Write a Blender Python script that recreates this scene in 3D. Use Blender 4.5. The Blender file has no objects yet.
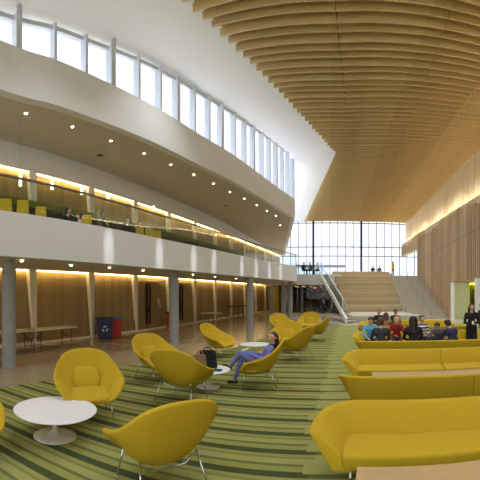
import bpy, math, random
from mathutils import Vector, Matrix
random.seed(7)
PI = math.pi
C = bpy.context.scene.collection
SC = bpy.context.scene
EYE = 2.1; F = 350.0; X0 = 330.0; Y0 = 293.0

# ---------------------------------------------------------------- helpers
def az(x): return (x - X0) / F
def polar(x, r, z=0.0):
    a = az(x); return Vector((r * math.sin(a), r * math.cos(a), z))
def at(x, y, z=0.0):                      # the point of height z seen in this direction
    return polar(x, (EYE - z) * F / (y - Y0), z)
def lerp(a, b, t): return a + (b - a) * t
def table(t, pts):
    if t <= pts[0][0]:
        (a, u), (b, v) = pts[0], pts[1]
    elif t >= pts[-1][0]:
        (a, u), (b, v) = pts[-2], pts[-1]
    else:
        for i in range(len(pts) - 1):
            if pts[i][0] <= t <= pts[i + 1][0]:
                (a, u), (b, v) = pts[i], pts[i + 1]; break
    return u + (v - u) * (t - a) / (b - a)

class MB:
    def __init__(s): s.v = []; s.f = []; s.m = []
    def add(s, vs, fs, m=0):
        o = len(s.v); s.v += [tuple(v) for v in vs]
        s.f += [tuple(i + o for i in f) for f in fs]; s.m += [m] * len(fs); return s
    def box(s, a, b, m=0, M=None):
        x0, y0, z0 = a; x1, y1, z1 = b
        vs = [Vector(p) for p in ((x0,y0,z0),(x1,y0,z0),(x1,y1,z0),(x0,y1,z0),(x0,y0,z1),(x1,y0,z1),(x1,y1,z1),(x0,y1,z1))]
        if M: vs = [M @ v for v in vs]
        return s.add(vs, [(0,3,2,1),(4,5,6,7),(0,1,5,4),(1,2,6,5),(2,3,7,6),(3,0,4,7)], m)
    def hexa(s, low, high, m=0):            # prism between two equal polygons
        n = len(low)
        fs = [tuple(range(n))[::-1], tuple(range(n, 2*n))]
        fs += [(i, (i+1) % n, n + (i+1) % n, n + i) for i in range(n)]
        return s.add(list(low) + list(high), fs, m)
    def prism(s, poly, z0, z1, m=0):
        return s.hexa([(p[0], p[1], z0) for p in poly], [(p[0], p[1], z1) for p in poly], m)
    def tube(s, pts, r, n=10, m=0, cap=True):
        pts = [Vector(p) for p in pts]; rs = r if isinstance(r, (list, tuple)) else [r] * len(pts)
        o = len(s.v); prev = None
        for i, p in enumerate(pts):
            d = (pts[min(i+1, len(pts)-1)] - pts[max(i-1, 0)]).normalized()
            if prev is None:
                up = Vector((0,0,1)) if abs(d.z) < .95 else Vector((1,0,0))
                a = d.cross(up).normalized()
            else:
                a = (prev - d * prev.dot(d)).normalized()
            prev = a; b = d.cross(a)
            for k in range(n):
                t = 2*PI*k/n
                s.v.append(tuple(p + (a*math.cos(t) + b*math.sin(t)) * rs[i]))
        for i in range(len(pts)-1):
            for k in range(n):
                s.f.append((o+i*n+k, o+i*n+(k+1)%n, o+(i+1)*n+(k+1)%n, o+(i+1)*n+k)); s.m.append(m)
        if cap:
            s.f.append(tuple(o+k for k in range(n))[::-1]); s.m.append(m)
            s.f.append(tuple(o+(len(pts)-1)*n+k for k in range(n))); s.m.append(m)
        return s
    def lathe(s, prof, n=40, m=0, c=(0,0,0), sx=1, sy=1):
        o = len(s.v)
        for (r, z) in prof:
            for k in range(n):
                t = 2*PI*k/n; s.v.append((c[0]+r*sx*math.cos(t), c[1]+r*sy*math.sin(t), c[2]+z))
        for i in range(len(prof)-1):
            for k in range(n):
                s.f.append((o+i*n+k, o+i*n+(k+1)%n, o+(i+1)*n+(k+1)%n, o+(i+1)*n+k)); s.m.append(m)
        s.f.append(tuple(o+k for k in range(n))[::-1]); s.m.append(m)
        s.f.append(tuple(o+(len(prof)-1)*n+k for k in range(n))); s.m.append(m)
        return s
    def grid(s, P, m=0, closed=False):
        o = len(s.v); a = len(P); b = len(P[0])
        for row in P: s.v += [tuple(p) for p in row]
        for i in range(a-1):
            for j in range(b if closed else b-1):
                s.f.append((o+i*b+j, o+i*b+(j+1)%b, o+(i+1)*b+(j+1)%b, o+(i+1)*b+j)); s.m.append(m)
        return s
    def capsule(s, a, b, ra, rb, m=0, n=12, q=4):
        a = Vector(a); b = Vector(b); d = b - a; L = d.length
        if L < 1e-5: d = Vector((0,0,1)); L = 0
        d = d.normalized() if L else d
        prof = [(ra*math.cos(t), -ra*math.sin(t)) for t in [PI/2*(1-i/q) for i in range(q+1)]]
        prof += [(rb*math.cos(t), L + rb*math.sin(t)) for t in [PI/2*i/q for i in range(q+1)]]
        R = Vector((0,0,1)).rotation_difference(d).to_matrix()
        o = len(s.v)
        for (r, z) in prof:
            r = max(r, 1e-4)
            for k in range(n):
                t = 2*PI*k/n
                s.v.append(tuple(a + R @ Vector((r*math.cos(t), r*math.sin(t), z))))
        for i in range(len(prof)-1):
            for k in range(n):
                s.f.append((o+i*n+k, o+i*n+(k+1)%n, o+(i+1)*n+(k+1)%n, o+(i+1)*n+k)); s.m.append(m)
        s.f.append(tuple(o+k for k in range(n))[::-1]); s.m.append(m)
        s.f.append(tuple(o+(len(prof)-1)*n+k for k in range(n))); s.m.append(m)
        return s
    def ell(s, c, r, m=0, n=16, q=10, R=None):
        c = Vector(c); P = []
        for i in range(q+1):
            t = PI*i/q - PI/2; row = []
            for k in range(n):
                u = 2*PI*k/n
                v = Vector((r[0]*max(math.cos(t),1e-4)*math.cos(u), r[1]*max(math.cos(t),1e-4)*math.sin(u), r[2]*math.sin(t)))
                if R: v = R @ v
                row.append(c + v)
            P.append(row)
        o = len(s.v); s.grid(P, m, True)
        s.f.append(tuple(o+k for k in range(n))[::-1]); s.m.append(m)
        s.f.append(tuple(o+q*n+k for k in range(n))); s.m.append(m)
        return s
    def build(s, name, mats, parent=None, smooth=False, bevel=0, sub=0, solid=0, seg=2):
        me = bpy.data.meshes.new(name); me.from_pydata(s.v, [], s.f)
        if not isinstance(mats, (list, tuple)): mats = [mats]
        for m in mats: me.materials.append(m)
        me.polygons.foreach_set('material_index', s.m)
        me.polygons.foreach_set('use_smooth', [bool(smooth)] * len(s.f))
        me.update()
        o = bpy.data.objects.new(name, me); C.objects.link(o)
        if parent: o.parent = parent
        if solid:
            q = o.modifiers.new('solid', 'SOLIDIFY'); q.thickness = solid; q.offset = 0
        if bevel:
            q = o.modifiers.new('bevel', 'BEVEL'); q.width = bevel; q.segments = seg; q.limit_method = 'ANGLE'
        if sub:
            q = o.modifiers.new('sub', 'SUBSURF'); q.levels = sub; q.render_levels = sub
        return o

def thing(name, label, cat, loc=(0,0,0), rz=0, group=None):
    o = bpy.data.objects.new(name, None); o.empty_display_size = .1; C.objects.link(o)
    o.location = loc; o.rotation_euler = (0, 0, rz); return tag(o, label, cat, group)
def tag(o, label, cat, group=None, kind=None):
    o['label'] = label; o['category'] = cat
    if group: o['group'] = group
    if kind: o['kind'] = kind
    return o
def struct(o): o['kind'] = 'structure'; return o
def dup(root, loc, rz, label, group=None):
    r = root.copy(); C.objects.link(r); r.location = loc; r.rotation_euler = (0, 0, rz); r['label'] = label
    if group: r['group'] = group
    def rec(a, b):
        for ch in list(a.children):
            c = ch.copy(); C.objects.link(c); c.parent = b; rec(ch, c)
    rec(root, r)
    return r

# ---------------------------------------------------------------- materials
def lin(c):
    return tuple(((v/255)/12.92 if v/255 <= .04045 else ((v/255+.055)/1.055)**2.4) for v in c) + (1,)
def base(name):
    m = bpy.data.materials.new(name); m.use_nodes = True
    nt = m.node_tree; return m, nt, nt.nodes['Principled BSDF']
def mix(nt, fac, a, b, mode='MIX'):
    n = nt.nodes.new('ShaderNodeMix'); n.data_type = 'RGBA'; n.blend_type = mode
    for i, v in ((0, fac), (6, a), (7, b)):
        if hasattr(v, 'links'): nt.links.new(v, n.inputs[i])
        else: n.inputs[i].default_value = v
    return n.outputs[2]
def math_(nt, op, a, b=None, c=None):
    n = nt.nodes.new('ShaderNodeMath'); n.operation = op
    for i, v in enumerate((a, b, c)):
        if v is None: continue
        if hasattr(v, 'links'): nt.links.new(v, n.inputs[i])
        else: n.inputs[i].default_value = v
    return n.outputs[0]
def coords(nt, world=False):
    if world:
        return nt.nodes.new('ShaderNodeNewGeometry').outputs['Position']
    return nt.nodes.new('ShaderNodeTexCoord').outputs['Object']
def noise(nt, co, scale, detail=4, stretch=None):
    if stretch:
        mp = nt.nodes.new('ShaderNodeMapping'); mp.inputs['Scale'].default_value = stretch
        nt.links.new(co, mp.inputs[0]); co = mp.outputs[0]
    n = nt.nodes.new('ShaderNodeTexNoise'); n.inputs['Scale'].default_value = scale; n.inputs['Detail'].default_value = detail
    nt.links.new(co, n.inputs['Vector']); return n.outputs[0]
def mat(name, col, rough=.6, metal=0, var=.08, nscale=6, bump=0, bscale=200, world=False, spec=.5, sheen=0):
    m, nt, b = base(name)
    co = coords(nt, world)
    c = lin(col); d = tuple(v*(1-var*2) for v in c[:3]) + (1,); e = tuple(min(1, v*(1+var)) for v in c[:3]) + (1,)
    nt.links.new(mix(nt, noise(nt, co, nscale), d, e), b.inputs['Base Color'])
    b.inputs['Roughness'].default_value = rough; b.inputs['Metallic'].default_value = metal
    b.inputs['Specular IOR Level'].default_value = spec
    if sheen: b.inputs['Sheen Weight'].default_value = sheen
    if bump:
        bp = nt.nodes.new('ShaderNodeBump'); bp.inputs['Strength'].default_value = bump; bp.inputs['Distance'].default_value = .005
        nt.links.new(noise(nt, co, bscale, 2), bp.inputs['Height']); nt.links.new(bp.outputs[0], b.inputs['Normal'])
    return m
def emit(name, col, s):
    m, nt, b = base(name); b.inputs['Base Color'].default_value = lin(col)
    b.inputs['Emission Color'].default_value = lin(col); b.inputs['Emission Strength'].default_value = s; return m
def planks(name, axis, width, ca, cb, rough=.5, grain=(1,1,1), seam=None, lines=True):
    m, nt, b = base(name); co = coords(nt, True)
    sp = nt.nodes.new('ShaderNodeSeparateXYZ'); nt.links.new(co, sp.inputs[0])
    q = math_(nt, 'DIVIDE', sp.outputs[axis], width)
    fl = math_(nt, 'FLOOR', q); fr = math_(nt, 'FRACT', q)
    wn = nt.nodes.new('ShaderNodeTexWhiteNoise'); wn.noise_dimensions = '1D'; nt.links.new(fl, wn.inputs['W'])
    c = mix(nt, wn.outputs[0], lin(ca), lin(cb))
    c = mix(nt, math_(nt, 'MULTIPLY', noise(nt, co, 3, 5, grain), .35), c, lin(tuple(v*.6 for v in ca)))
    if lines:
        ln = math_(nt, 'LESS_THAN', fr, .05)
        c = mix(nt, math_(nt, 'MULTIPLY', ln, .45), c, lin(tuple(v*.4 for v in ca)))
    if seam:
        for (z0, k) in seam:
            zz = math_(nt, 'MULTIPLY_ADD', sp.outputs[1], k, z0)
            dd = math_(nt, 'ABSOLUTE', math_(nt, 'SUBTRACT', sp.outputs[2], zz))
            c = mix(nt, math_(nt, 'MULTIPLY', math_(nt, 'LESS_THAN', dd, .025), .6), c, lin(tuple(v*.45 for v in ca)))
    nt.links.new(c, b.inputs['Base Color']); b.inputs['Roughness'].default_value = rough
    return m
def glass(name, tint=(235,242,240), mixf=.12, rough=.02):
    m, nt, b = base(name)
    tr = nt.nodes.new('ShaderNodeBsdfTransparent'); tr.inputs[0].default_value = lin(tint)
    gl = nt.nodes.new('ShaderNodeBsdfGlossy'); gl.inputs['Roughness'].default_value = rough
    ms = nt.nodes.new('ShaderNodeMixShader')
    co = coords(nt, True)
    fr = nt.nodes.new('ShaderNodeFresnel'); fr.inputs[0].default_value = 1.4
    f = math_(nt, 'ADD', math_(nt, 'MULTIPLY', fr.outputs[0], .16), math_(nt, 'MULTIPLY', noise(nt, co, .5), mixf))
    nt.links.new(f, ms.inputs[0]); nt.links.new(tr.outputs[0], ms.inputs[1]); nt.links.new(gl.outputs[0], ms.inputs[2])
    nt.links.new(ms.outputs[0], nt.nodes['Material Output'].inputs[0]); return m

M = {}
M['white'] = mat('white_plaster', (226,226,224), .7, var=.02)
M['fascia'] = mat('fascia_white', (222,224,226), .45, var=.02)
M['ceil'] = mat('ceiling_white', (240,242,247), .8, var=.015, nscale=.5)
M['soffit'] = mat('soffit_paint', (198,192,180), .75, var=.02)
M['cream'] = mat('cream_fin', (244,238,220), .6, var=.02)
M['mull'] = mat('mullion_white', (200,206,216), .45, var=.02)
M['dark_metal'] = mat('dark_metal', (58,58,58), .45, .5)
M['grey_metal'] = mat('grey_metal', (120,122,124), .4, .6)
M['chrome'] = mat('chrome', (205,205,205), .18, 1, var=.02)
M['bronze'] = mat('bronze_steel', (110,100,80), .3, .9, var=.02)
M['concrete'] = mat('column_concrete', (150,150,146), .7, var=.16, nscale=5, bump=.3, bscale=30)
M['steps'] = mat('stair_concrete', (178,171,154), .75, var=.1, nscale=3, world=True)
M['yellow'] = mat('mustard_wool', (188,156,32), .85, var=.05, nscale=40, bump=.25, bscale=400, spec=.25)
M['yellow_plastic'] = mat('yellow_plastic', (238,198,24), .35, var=.02)
M['tulip'] = mat('white_laminate', (228,228,228), .3, var=.01)
M['tulipbase'] = mat('off_white_enamel', (205,200,184), .3, var=.02)
M['wood_table'] = planks('table_oak', 1, .35, (198,166,112), (186,152,98), .45, (1,12,12), lines=False)
M['black'] = mat('black_cloth', (22,22,24), .85)
M['blackp'] = mat('black_plastic', (25,25,27), .4)
M['navy'] = mat('navy_plastic', (24,32,84), .4)
M['red'] = mat('red_plastic', (196,48,34), .4)
M['blue_sign'] = mat('blue_lid', (52,92,190), .4)
M['green'] = mat('green_felt', (112,124,44), .8)
M['lime'] = mat('lime_wall', (112,108,10), .7)
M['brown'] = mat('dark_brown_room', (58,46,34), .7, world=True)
M['tierwood'] = planks('tier_oak', 2, .19, (196,178,138), (178,158,118), .5, (.4,4,8))
M['wallwood'] = planks('left_wall_oak', 1, .22, (176,152,106), (154,130,86), .5, (6,6,.3))
M['finwood'] = planks('right_wall_oak', 1, .21, (204,178,140), (174,146,110), .55, (6,6,.25), seam=[(6.9+.6,-.0535*1.0)])
M['upwood'] = planks('upper_wall_oak_lit', 1, 1.15, (236,220,186), (226,206,168), .55, (6,6,.25))  # paler than the lower oak, with the wash of light put into its colour
M['baffle'] = planks('ceiling_oak', 0, 1.7, (218,192,136), (206,178,120), .5, (.3,6,6), lines=False)
M['backing'] = mat('ceiling_backing_wood_shaded', (84,62,32), .8, var=.1)  # backing darkened so the gaps between baffles look shaded
M['glass'] = glass('rail_glass', mixf=0)
M['window'] = glass('window_glass', (252,253,255), 0)
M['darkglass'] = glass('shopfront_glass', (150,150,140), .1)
M['cove'] = emit('cove_led', (255,214,134), 12)
M['coveup'] = emit('ledge_led', (255,236,205), 22)
M['lamp'] = emit('downlight_glow', (255,240,205), 16)
M['pend'] = emit('pendant_glow', (255,246,225), 2.5)
M['limelamp'] = emit('lime_tube', (236,240,40), 6)
M['warm'] = emit('warm_strip', (255,200,120), 7)
M['exit'] = emit('exit_red', (230,50,40), 1.6)
M['skin'] = mat('skin', (205,158,128), .6, var=.03)
M['skin_dark'] = mat('skin_dark', (120,80,58), .6, var=.03)
M['hair_dark'] = mat('hair_dark', (26,18,16), .5)
M['hair_brown'] = mat('hair_brown', (78,54,36), .55)
M['hair_blond'] = mat('hair_blond', (196,158,104), .55)
M['lips'] = mat('lips', (160,80,72), .5)
M['eye'] = mat('eye_dark', (20,16,14), .3)
def cloth(n, c): M[n] = mat('cloth_' + n, c, .85, var=.08, nscale=14)
for n, c in (('scrub',(112,118,180)),('skyblue',(92,170,214)),('maroon',(140,24,30)),('charcoal',(46,48,54)),
             ('navycloth',(28,34,66)),('greycloth',(104,104,112)),('jeans',(52,62,92)),('yellowcloth',(214,180,50)),
             ('paper',(236,236,232)),('tan',(136,108,76)),('darkgreen',(36,74,52))): cloth(n, c)
# striped shirt
m, nt, b = base('striped_shirt'); co = coords(nt); sp = nt.nodes.new('ShaderNodeSeparateXYZ'); nt.links.new(co, sp.inputs[0])
st = math_(nt, 'LESS_THAN', math_(nt, 'FRACT', math_(nt, 'DIVIDE', sp.outputs[2], .11)), .5)
nt.links.new(mix(nt, st, lin((232,232,228)), lin((44,56,96))), b.inputs['Base Color']); b.inputs['Roughness'].default_value = .85
M['stripe'] = m
# polished floor
m, nt, b = base('polished_concrete'); co = coords(nt, True)
n1 = noise(nt, co, .5, 6); n2 = noise(nt, co, 5, 6)
c = mix(nt, n1, lin((140,124,94)), lin((184,168,134))); c = mix(nt, math_(nt, 'MULTIPLY', n2, .4), c, lin((122,108,80)))
sp = nt.nodes.new('ShaderNodeSeparateXYZ'); nt.links.new(co, sp.inputs[0])
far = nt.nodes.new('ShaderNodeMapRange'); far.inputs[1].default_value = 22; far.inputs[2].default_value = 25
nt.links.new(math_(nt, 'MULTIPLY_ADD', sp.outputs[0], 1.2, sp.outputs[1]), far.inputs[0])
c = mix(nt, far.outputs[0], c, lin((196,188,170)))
nt.links.new(c, b.inputs['Base Color']); b.inputs['Roughness'].default_value = .17; b.inputs['Specular IOR Level'].default_value = .7
bp = nt.nodes.new('ShaderNodeBump'); bp.inputs['Strength'].default_value = .12; bp.inputs['Distance'].default_value = .02
nt.links.new(noise(nt, co, 2.2, 3), bp.inputs['Height']); nt.links.new(bp.outputs[0], b.inputs['Normal'])
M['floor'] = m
# carpet of stripes running across the hall, planks staggered along a jagged diagonal
m, nt, b = base('striped_carpet'); co = coords(nt, True)
sp = nt.nodes.new('ShaderNodeSeparateXYZ'); nt.links.new(co, sp.inputs[0])
yy = math_(nt, 'MULTIPLY_ADD', sp.outputs[0], -.02, sp.outputs[1])
PER = .573
row = math_(nt, 'FLOOR', math_(nt, 'DIVIDE', yy, PER/2))
wr = nt.nodes.new('ShaderNodeTexWhiteNoise'); wr.noise_dimensions = '1D'; nt.links.new(row, wr.inputs['W'])
bx = math_(nt, 'MULTIPLY_ADD', math_(nt, 'MULTIPLY', row, PER/2), .045, math_(nt, 'MULTIPLY_ADD', wr.outputs[0], .25, -.62))
right = math_(nt, 'GREATER_THAN', sp.outputs[0], bx)
ph = math_(nt, 'FRACT', math_(nt, 'DIVIDE', math_(nt, 'ADD', yy, .06), PER))
def ramp(stops):
    r = nt.nodes.new('ShaderNodeValToRGB'); r.color_ramp.interpolation = 'CONSTANT'
    e = r.color_ramp.elements
    while len(e) < len(stops): e.new(.5)
    for el, (p, c) in zip(e, stops): el.position = p; el.color = lin(c)
    nt.links.new(ph, r.inputs[0]); return r.outputs[0]
DK, MD, L1, L2_ = (52,60,34), (98,103,54), (146,146,74), (158,155,88)
ca = ramp([(0,DK),(.2,L1),(.42,MD),(.52,L2_),(.76,(122,124,64)),(.84,L1),(.97,DK)])
cb = ramp([(0,(84,94,42)),(.14,L2_),(.5,(150,158,76)),(.58,L2_),(.97,(84,94,42))])
# bolder, deeper stripes in the left seating area
big = math_(nt, 'FRACT', math_(nt, 'DIVIDE', yy, PER*4))
c = mix(nt, right, ca, cb)
c = mix(nt, math_(nt, 'MULTIPLY', noise(nt, co, 9, 6, (.35,3,1)), .5), c, lin((100,104,60)))
nt.links.new(c, b.inputs['Base Color']); b.inputs['Roughness'].default_value = .95; b.inputs['Specular IOR Level'].default_value = .15
bp = nt.nodes.new('ShaderNodeBump'); bp.inputs['Strength'].default_value = .4; bp.inputs['Distance'].default_value = .01
nt.links.new(noise(nt, co, 120, 2), bp.inputs['Height']); nt.links.new(bp.outputs[0], b.inputs['Normal'])
M['carpet'] = m

# ---------------------------------------------------------------- plan lines
def WX(y): return -10.75 + .1144 * (y - 9.6)              # the wood wall under and behind the balcony
EDGE = [(-7.5,-4),(-7.35,1),(-7.0,5.08),(-6.57,8.5),(-6.15,11.6),(-5.62,14.4),(-4.5,19.9),(-3.55,23.6),(-2.54,26.9)]
CURB = [(-8.4,-4),(-8.3,1),(-8.06,5.85),(-7.6,7.7),(-7.19,9.3),(-6.5,11.8),(-5.77,14.8),(-4.95,17.6),(-3.78,22.6),(-2.7,26.9)]
def smooth_line(P, n=8):
    P = [Vector((p[0], p[1])) for p in P]; out = []
    for i in range(len(P)-1):
        p0 = P[max(i-1,0)]; p1 = P[i]; p2 = P[i+1]; p3 = P[min(i+2,len(P)-1)]
        for k in range(n):
            t = k/n
            out.append(.5*((2*p1)+(p2-p0)*t+(2*p0-5*p1+4*p2-p3)*t*t+(3*p1-p0-3*p2+p3)*t**3))
    out.append(P[-1]); return out
EL = smooth_line(EDGE); CL = smooth_line(CURB)
def offset(L, d):                           # to the left of travel (away from the hall) for d > 0
    out = []
    for i, p in enumerate(L):
        t = (L[min(i+1,len(L)-1)] - L[max(i-1,0)]).normalized(); out.append(p + Vector((-t.y, t.x)) * d)
    return out
def ribbon(L, prof, m=0, mb=None):           # sweep profile (offset, z) points along a plan line, closed section
    mb = mb or MB(); rows = []
    offs = {o: offset(L, o) for o, _ in prof}
    for i in range(len(L)): rows.append([(offs[o][i].x, offs[o][i].y, z) for o, z in prof])
    o0 = len(mb.v); mb.grid(rows, m, True)
    n = len(prof); mb.f += [tuple(o0+k for k in range(n))[::-1], tuple(o0+(len(L)-1)*n+k for k in range(n))]; mb.m += [m, m]
    return mb

# ---------------------------------------------------------------- setting
struct(MB().box((-13,-16.5,-.2),(13,47,0)).build('floor', M['floor']))
cp = [(-6.7,-4),(-6.5,2),(-6.25,4.6),(-5.6,8.2),(-4.5,10.8),(-3.5,13.2),(-2.9,16.5),(-2.2,20),(-1.2,22.6),(9.2,22.6),(9.2,-4)]
tag(MB().prism(cp, .0, .012).build('carpet', M['carpet']), 'green striped carpet with staggered light and dark bands under the yellow seats', 'carpet')

# left wood wall, ground and upper level: panels, cream fins, bulkhead, cove lights
D0, D1 = -4.0, 46.0
def wall_band(z0, z1, name):
    mb = MB()
    k = -4
    while True:
        a = 9.6 + 3.3*k; b2 = a + 3.3; k += 1
        if a > 45: break
        b2 = min(b2, D1)
        mb.prism([(WX(a)-.18,a),(WX(b2)-.02,b2),(WX(b2)-.5,b2),(WX(a)-.5,a)], z0, z1, 0)
        if a < D0: continue
        # tapered cream fin at each joint: broad at the top, narrow at the foot
        f0, f1 = .13, .42
        mb.hexa([(WX(a)-.3,a-f0,z0),(WX(a)+.1,a-f0,z0),(WX(a)+.1,a,z0),(WX(a)-.3,a,z0)],
                [(WX(a)-.3,a-f1,z1),(WX(a)+.1,a-f1,z1),(WX(a)+.1,a,z1),(WX(a)-.3,a,z1)], 1)
    return struct(mb.build(name, [M['wallwood'], M['cream']]))
wall_band(0, 3.04, 'wall_left'); wall_band(3.6, 7.05, 'wall_left')
def along_wall(o0, o1, z0, z1, name, m):
    return MB().prism([(WX(D0)+o0,D0),(WX(D1)+o0,D1),(WX(D1)+o1,D1),(WX(D0)+o1,D0)][::-1], z0, z1).build(name, m)
struct(along_wall(-.5, .12, 7.0, 8.02, 'wall_left', M['fascia']))
struct(along_wall(-.1, .06, 0, .09, 'baseboard_left', M['cream']))
tag(along_wall(.03, .08, 2.99, 3.03, 'cove_light', M['cove']), 'warm light strip along the top of the ground floor oak wall under the balcony', 'light strip')
tag(along_wall(.03, .08, 6.95, 6.99, 'cove_light', M['cove']), 'warm light strip along the top of the upper oak wall behind the balcony', 'light strip')
# balcony slab with its white fascia
floor_poly = [(p.x, p.y) for p in offset(EL, .12)]
end = [(-3.6,36),(-3.6,46),(WX(46),46),(WX(-4),-4)]
mb = MB(); mb.prism((floor_poly + end)[::-1], 3.04, 3.6)
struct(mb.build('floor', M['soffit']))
EL2 = EL + [Vector((-2.62,27.3)), Vector((-3.4,36.0))]
struct(ribbon(EL2, [(0,3.02),(.16,3.02),(.16,4.15),(0,4.15)]).build('trim_1', M['fascia']))
g = MB()
ribbon(EL2, [(.05,4.15),(.07,4.15),(.07,5.04),(.05,5.04)], 0, g)
tg = thing('glass_balustrade', 'long frameless glass balustrade on top of the white curved balcony', 'balustrade')
g.build('glass_panel', M['glass'], tg)
ribbon(EL2, [(.03,5.03),(.09,5.03),(.09,5.08),(.03,5.08)]).build('handrail', M['grey_metal'], tg)
# soffit under the upper volume
mb = MB()
cl = offset(CL, .05); n = len(cl); ws = []
for p in cl: ws.append((WX(p.y)+.05, p.y))
rows = [[(cl[i].x, cl[i].y, 8.0), (ws[i][0], ws[i][1], 8.0)] for i in range(n)]
far_c, far_w = Vector((-5.75, 44.5)), Vector((WX(46), 46))
for t in (.25,.5,.75,1):
    c_ = cl[-1].lerp(far_c, t); w_ = Vector(ws[-1]).lerp(far_w, t)
    rows.append([(c_.x, c_.y, lerp(8.0,6.9,t)), (w_.x, w_.y, lerp(8.0,7.0,t))])
mb.grid(rows)
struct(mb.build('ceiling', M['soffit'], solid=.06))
CL2 = CL + [CL[-1].lerp(far_c, .02)]
mb = ribbon(CL, [(0,7.9),(.3,7.9),(.3,9.3),(0,9.3)])
# folded end of the upper volume
a = CL[-1]; b_ = far_c
mb.add([(a.x,a.y,7.97),(b_.x,b_.y,6.87),(b_.x,b_.y,9.3),(a.x,a.y,9.3),(a.x-.3,a.y,7.97),(b_.x-.3,b_.y,6.87),(b_.x-.3,b_.y,9.3),(a.x-.3,a.y,9.3)],
       [(0,1,2,3),(7,6,5,4),(3,2,6,7),(0,4,5,1)])
struct(mb.build('trim_2', M['fascia']))
# clerestory: glass, transoms, fins
WTOP = [(-4,10.0),(5.85,10.25),(9.3,10.62),(11.9,11.0),(14.1,11.28),(18.2,11.66),(22.4,12.24),(25.7,12.65),(30,13.0)]
def wtop(y): return table(y, WTOP)
WL = offset(CL, .22)
rows = [[(p.x,p.y,9.25),(p.x,p.y,wtop(p.y))] for p in WL]
win = struct(MB().grid(rows).build('window_1', M['window'], solid=.02))
rows = []
fr = MB()
for i in range(len(WL)-1):
    a, b_ = WL[i], WL[i+1]; d = (b_-a).normalized(); nn = Vector((-d.y, d.x))*.06
    for z0, z1 in ((-.12, 0.02),):
        fr.hexa([(a.x+nn.x,a.y+nn.y,wtop(a.y)+z0),(a.x-nn.x,a.y-nn.y,wtop(a.y)+z0),(a.x-nn.x,a.y-nn.y,wtop(a.y)+z1),(a.x+nn.x,a.y+nn.y,wtop(a.y)+z1)],
                [(b_.x+nn.x,b_.y+nn.y,wtop(b_.y)+z0),(b_.x-nn.x,b_.y-nn.y,wtop(b_.y)+z0),(b_.x-nn.x,b_.y-nn.y,wtop(b_.y)+z1),(b_.x+nn.x,b_.y+nn.y,wtop(b_.y)+z1)])
fr.build('window_frame', M['mull'], win)
# arc-length positions; big posts every 3.42 m with two slim fins between
cum = [0]
for i in range(1, len(WL)): cum.append(cum[-1] + (WL[i]-WL[i-1]).length)
def arc(s):
    for i in range(1, len(WL)):
        if cum[i] >= s:
            t = (s-cum[i-1])/(cum[i]-cum[i-1]); p = WL[i-1].lerp(WL[i], t); d = (WL[i]-WL[i-1]).normalized(); return p, d
    return WL[-1], (WL[-1]-WL[-2]).normalized()
def s_of_x(x):
    best = min(range(400), key=lambda k: abs(math.atan2(arc(cum[-1]*k/400)[0].x, arc(cum[-1]*k/400)[0].y) - az(x)))
    return cum[-1]*best/400
posts = [s_of_x(x) for x in (16.7,111.5,176,220.8,252,275,292.7)]
posts = [posts[0]-6.9, posts[0]-3.45] + posts
fins = MB(); big = MB()
for i, s in enumerate(posts):
    p, d = arc(s); nn = Vector((-d.y, d.x)); zt = wtop(p.y) + .3
    q = p - nn*.12
    big.tube([(q.x,q.y,9.2),(q.x,q.y,zt)], .085, 12)
    if i < len(posts)-1:
        for t in (1/3, 2/3, .97):
            p, d = arc(lerp(s, posts[i+1], t)); nn = Vector((-d.y, d.x)); a = p + nn*.12; b_ = p - nn*.2; w = d*.045
            fins.prism([(a.x-w.x,a.y-w.y),(b_.x-w.x,b_.y-w.y),(b_.x+w.x,b_.y+w.y),(a.x+w.x,a.y+w.y)], 9.2, wtop(p.y)+.03)
fins.build('mullion', M['mull'], win); big.build('post', M['mull'], win, smooth=True)

# ---- wood baffle ceiling
def XL(y):
    if y <= 23.6: return max(-7.6, .4 - (23.6-y)*.373)
    return lerp(.4, -3.4, (y-23.6)/22.1)
J1 = [(0,0),(10.4,.06),(16.9,.72),(31.5,2.2),(42.7,3.3),(46,3.6)]
J2 = [(0,4.0),(10.4,4.05),(17.7,4.4),(26.4,4.96),(35.3,5.7),(46,6.6)]
J3 = [(0,6.8),(20,6.9),(46,8.3)]
def rise(x, y):
    k = .075 * max(0, min(1, (46-y)/30)); return max(0, x - table(y, J1)) * k
mb = MB(); y = -3.0; k = 0
while y < 45.8:
    xs = [XL(y), table(y, J1), table(y, J2), table(y, J3), 10.1]
    if y > 24: xs.insert(1, XL(y)+ (table(y,J1)-XL(y))*.45)
    xs = [xs[0]] + [v for v in xs[1:] if v > xs[0] + .3]
    for a, b_ in zip(xs[:-1], xs[1:]):
        g_ = .015; a2, b2 = a+g_, b_-g_
        dz = .055*((k*7) % 5)/4; za, zb = 11.39+dz+rise(a2,y), 11.39+dz+rise(b2,y)
        T, Hh = .085, .42
        low = [(a2,y,za),(a2,y+T,za+.02),(a2,y+.03,za+Hh),(a2,y-.03,za+Hh)]
        high = [(b2,y,zb),(b2,y+T,zb+.02),(b2,y+.03,zb+Hh),(b2,y-.03,zb+Hh)]
        mb.hexa(low, high)
    y += .4555; k += 1
struct(mb.build('ceiling', M['baffle']))
rows = []
for i in range(50):
    y = -3.5 + i; y = min(y, 46.2); x0 = XL(y)
    rows.append([(lerp(x0-.0, 10, t), y, 11.80 + rise(lerp(x0, 10, t), y)) for t in [j/8 for j in range(9)]])
struct(MB().grid(rows).build('ceiling', M['backing'], solid=.02))
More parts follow.
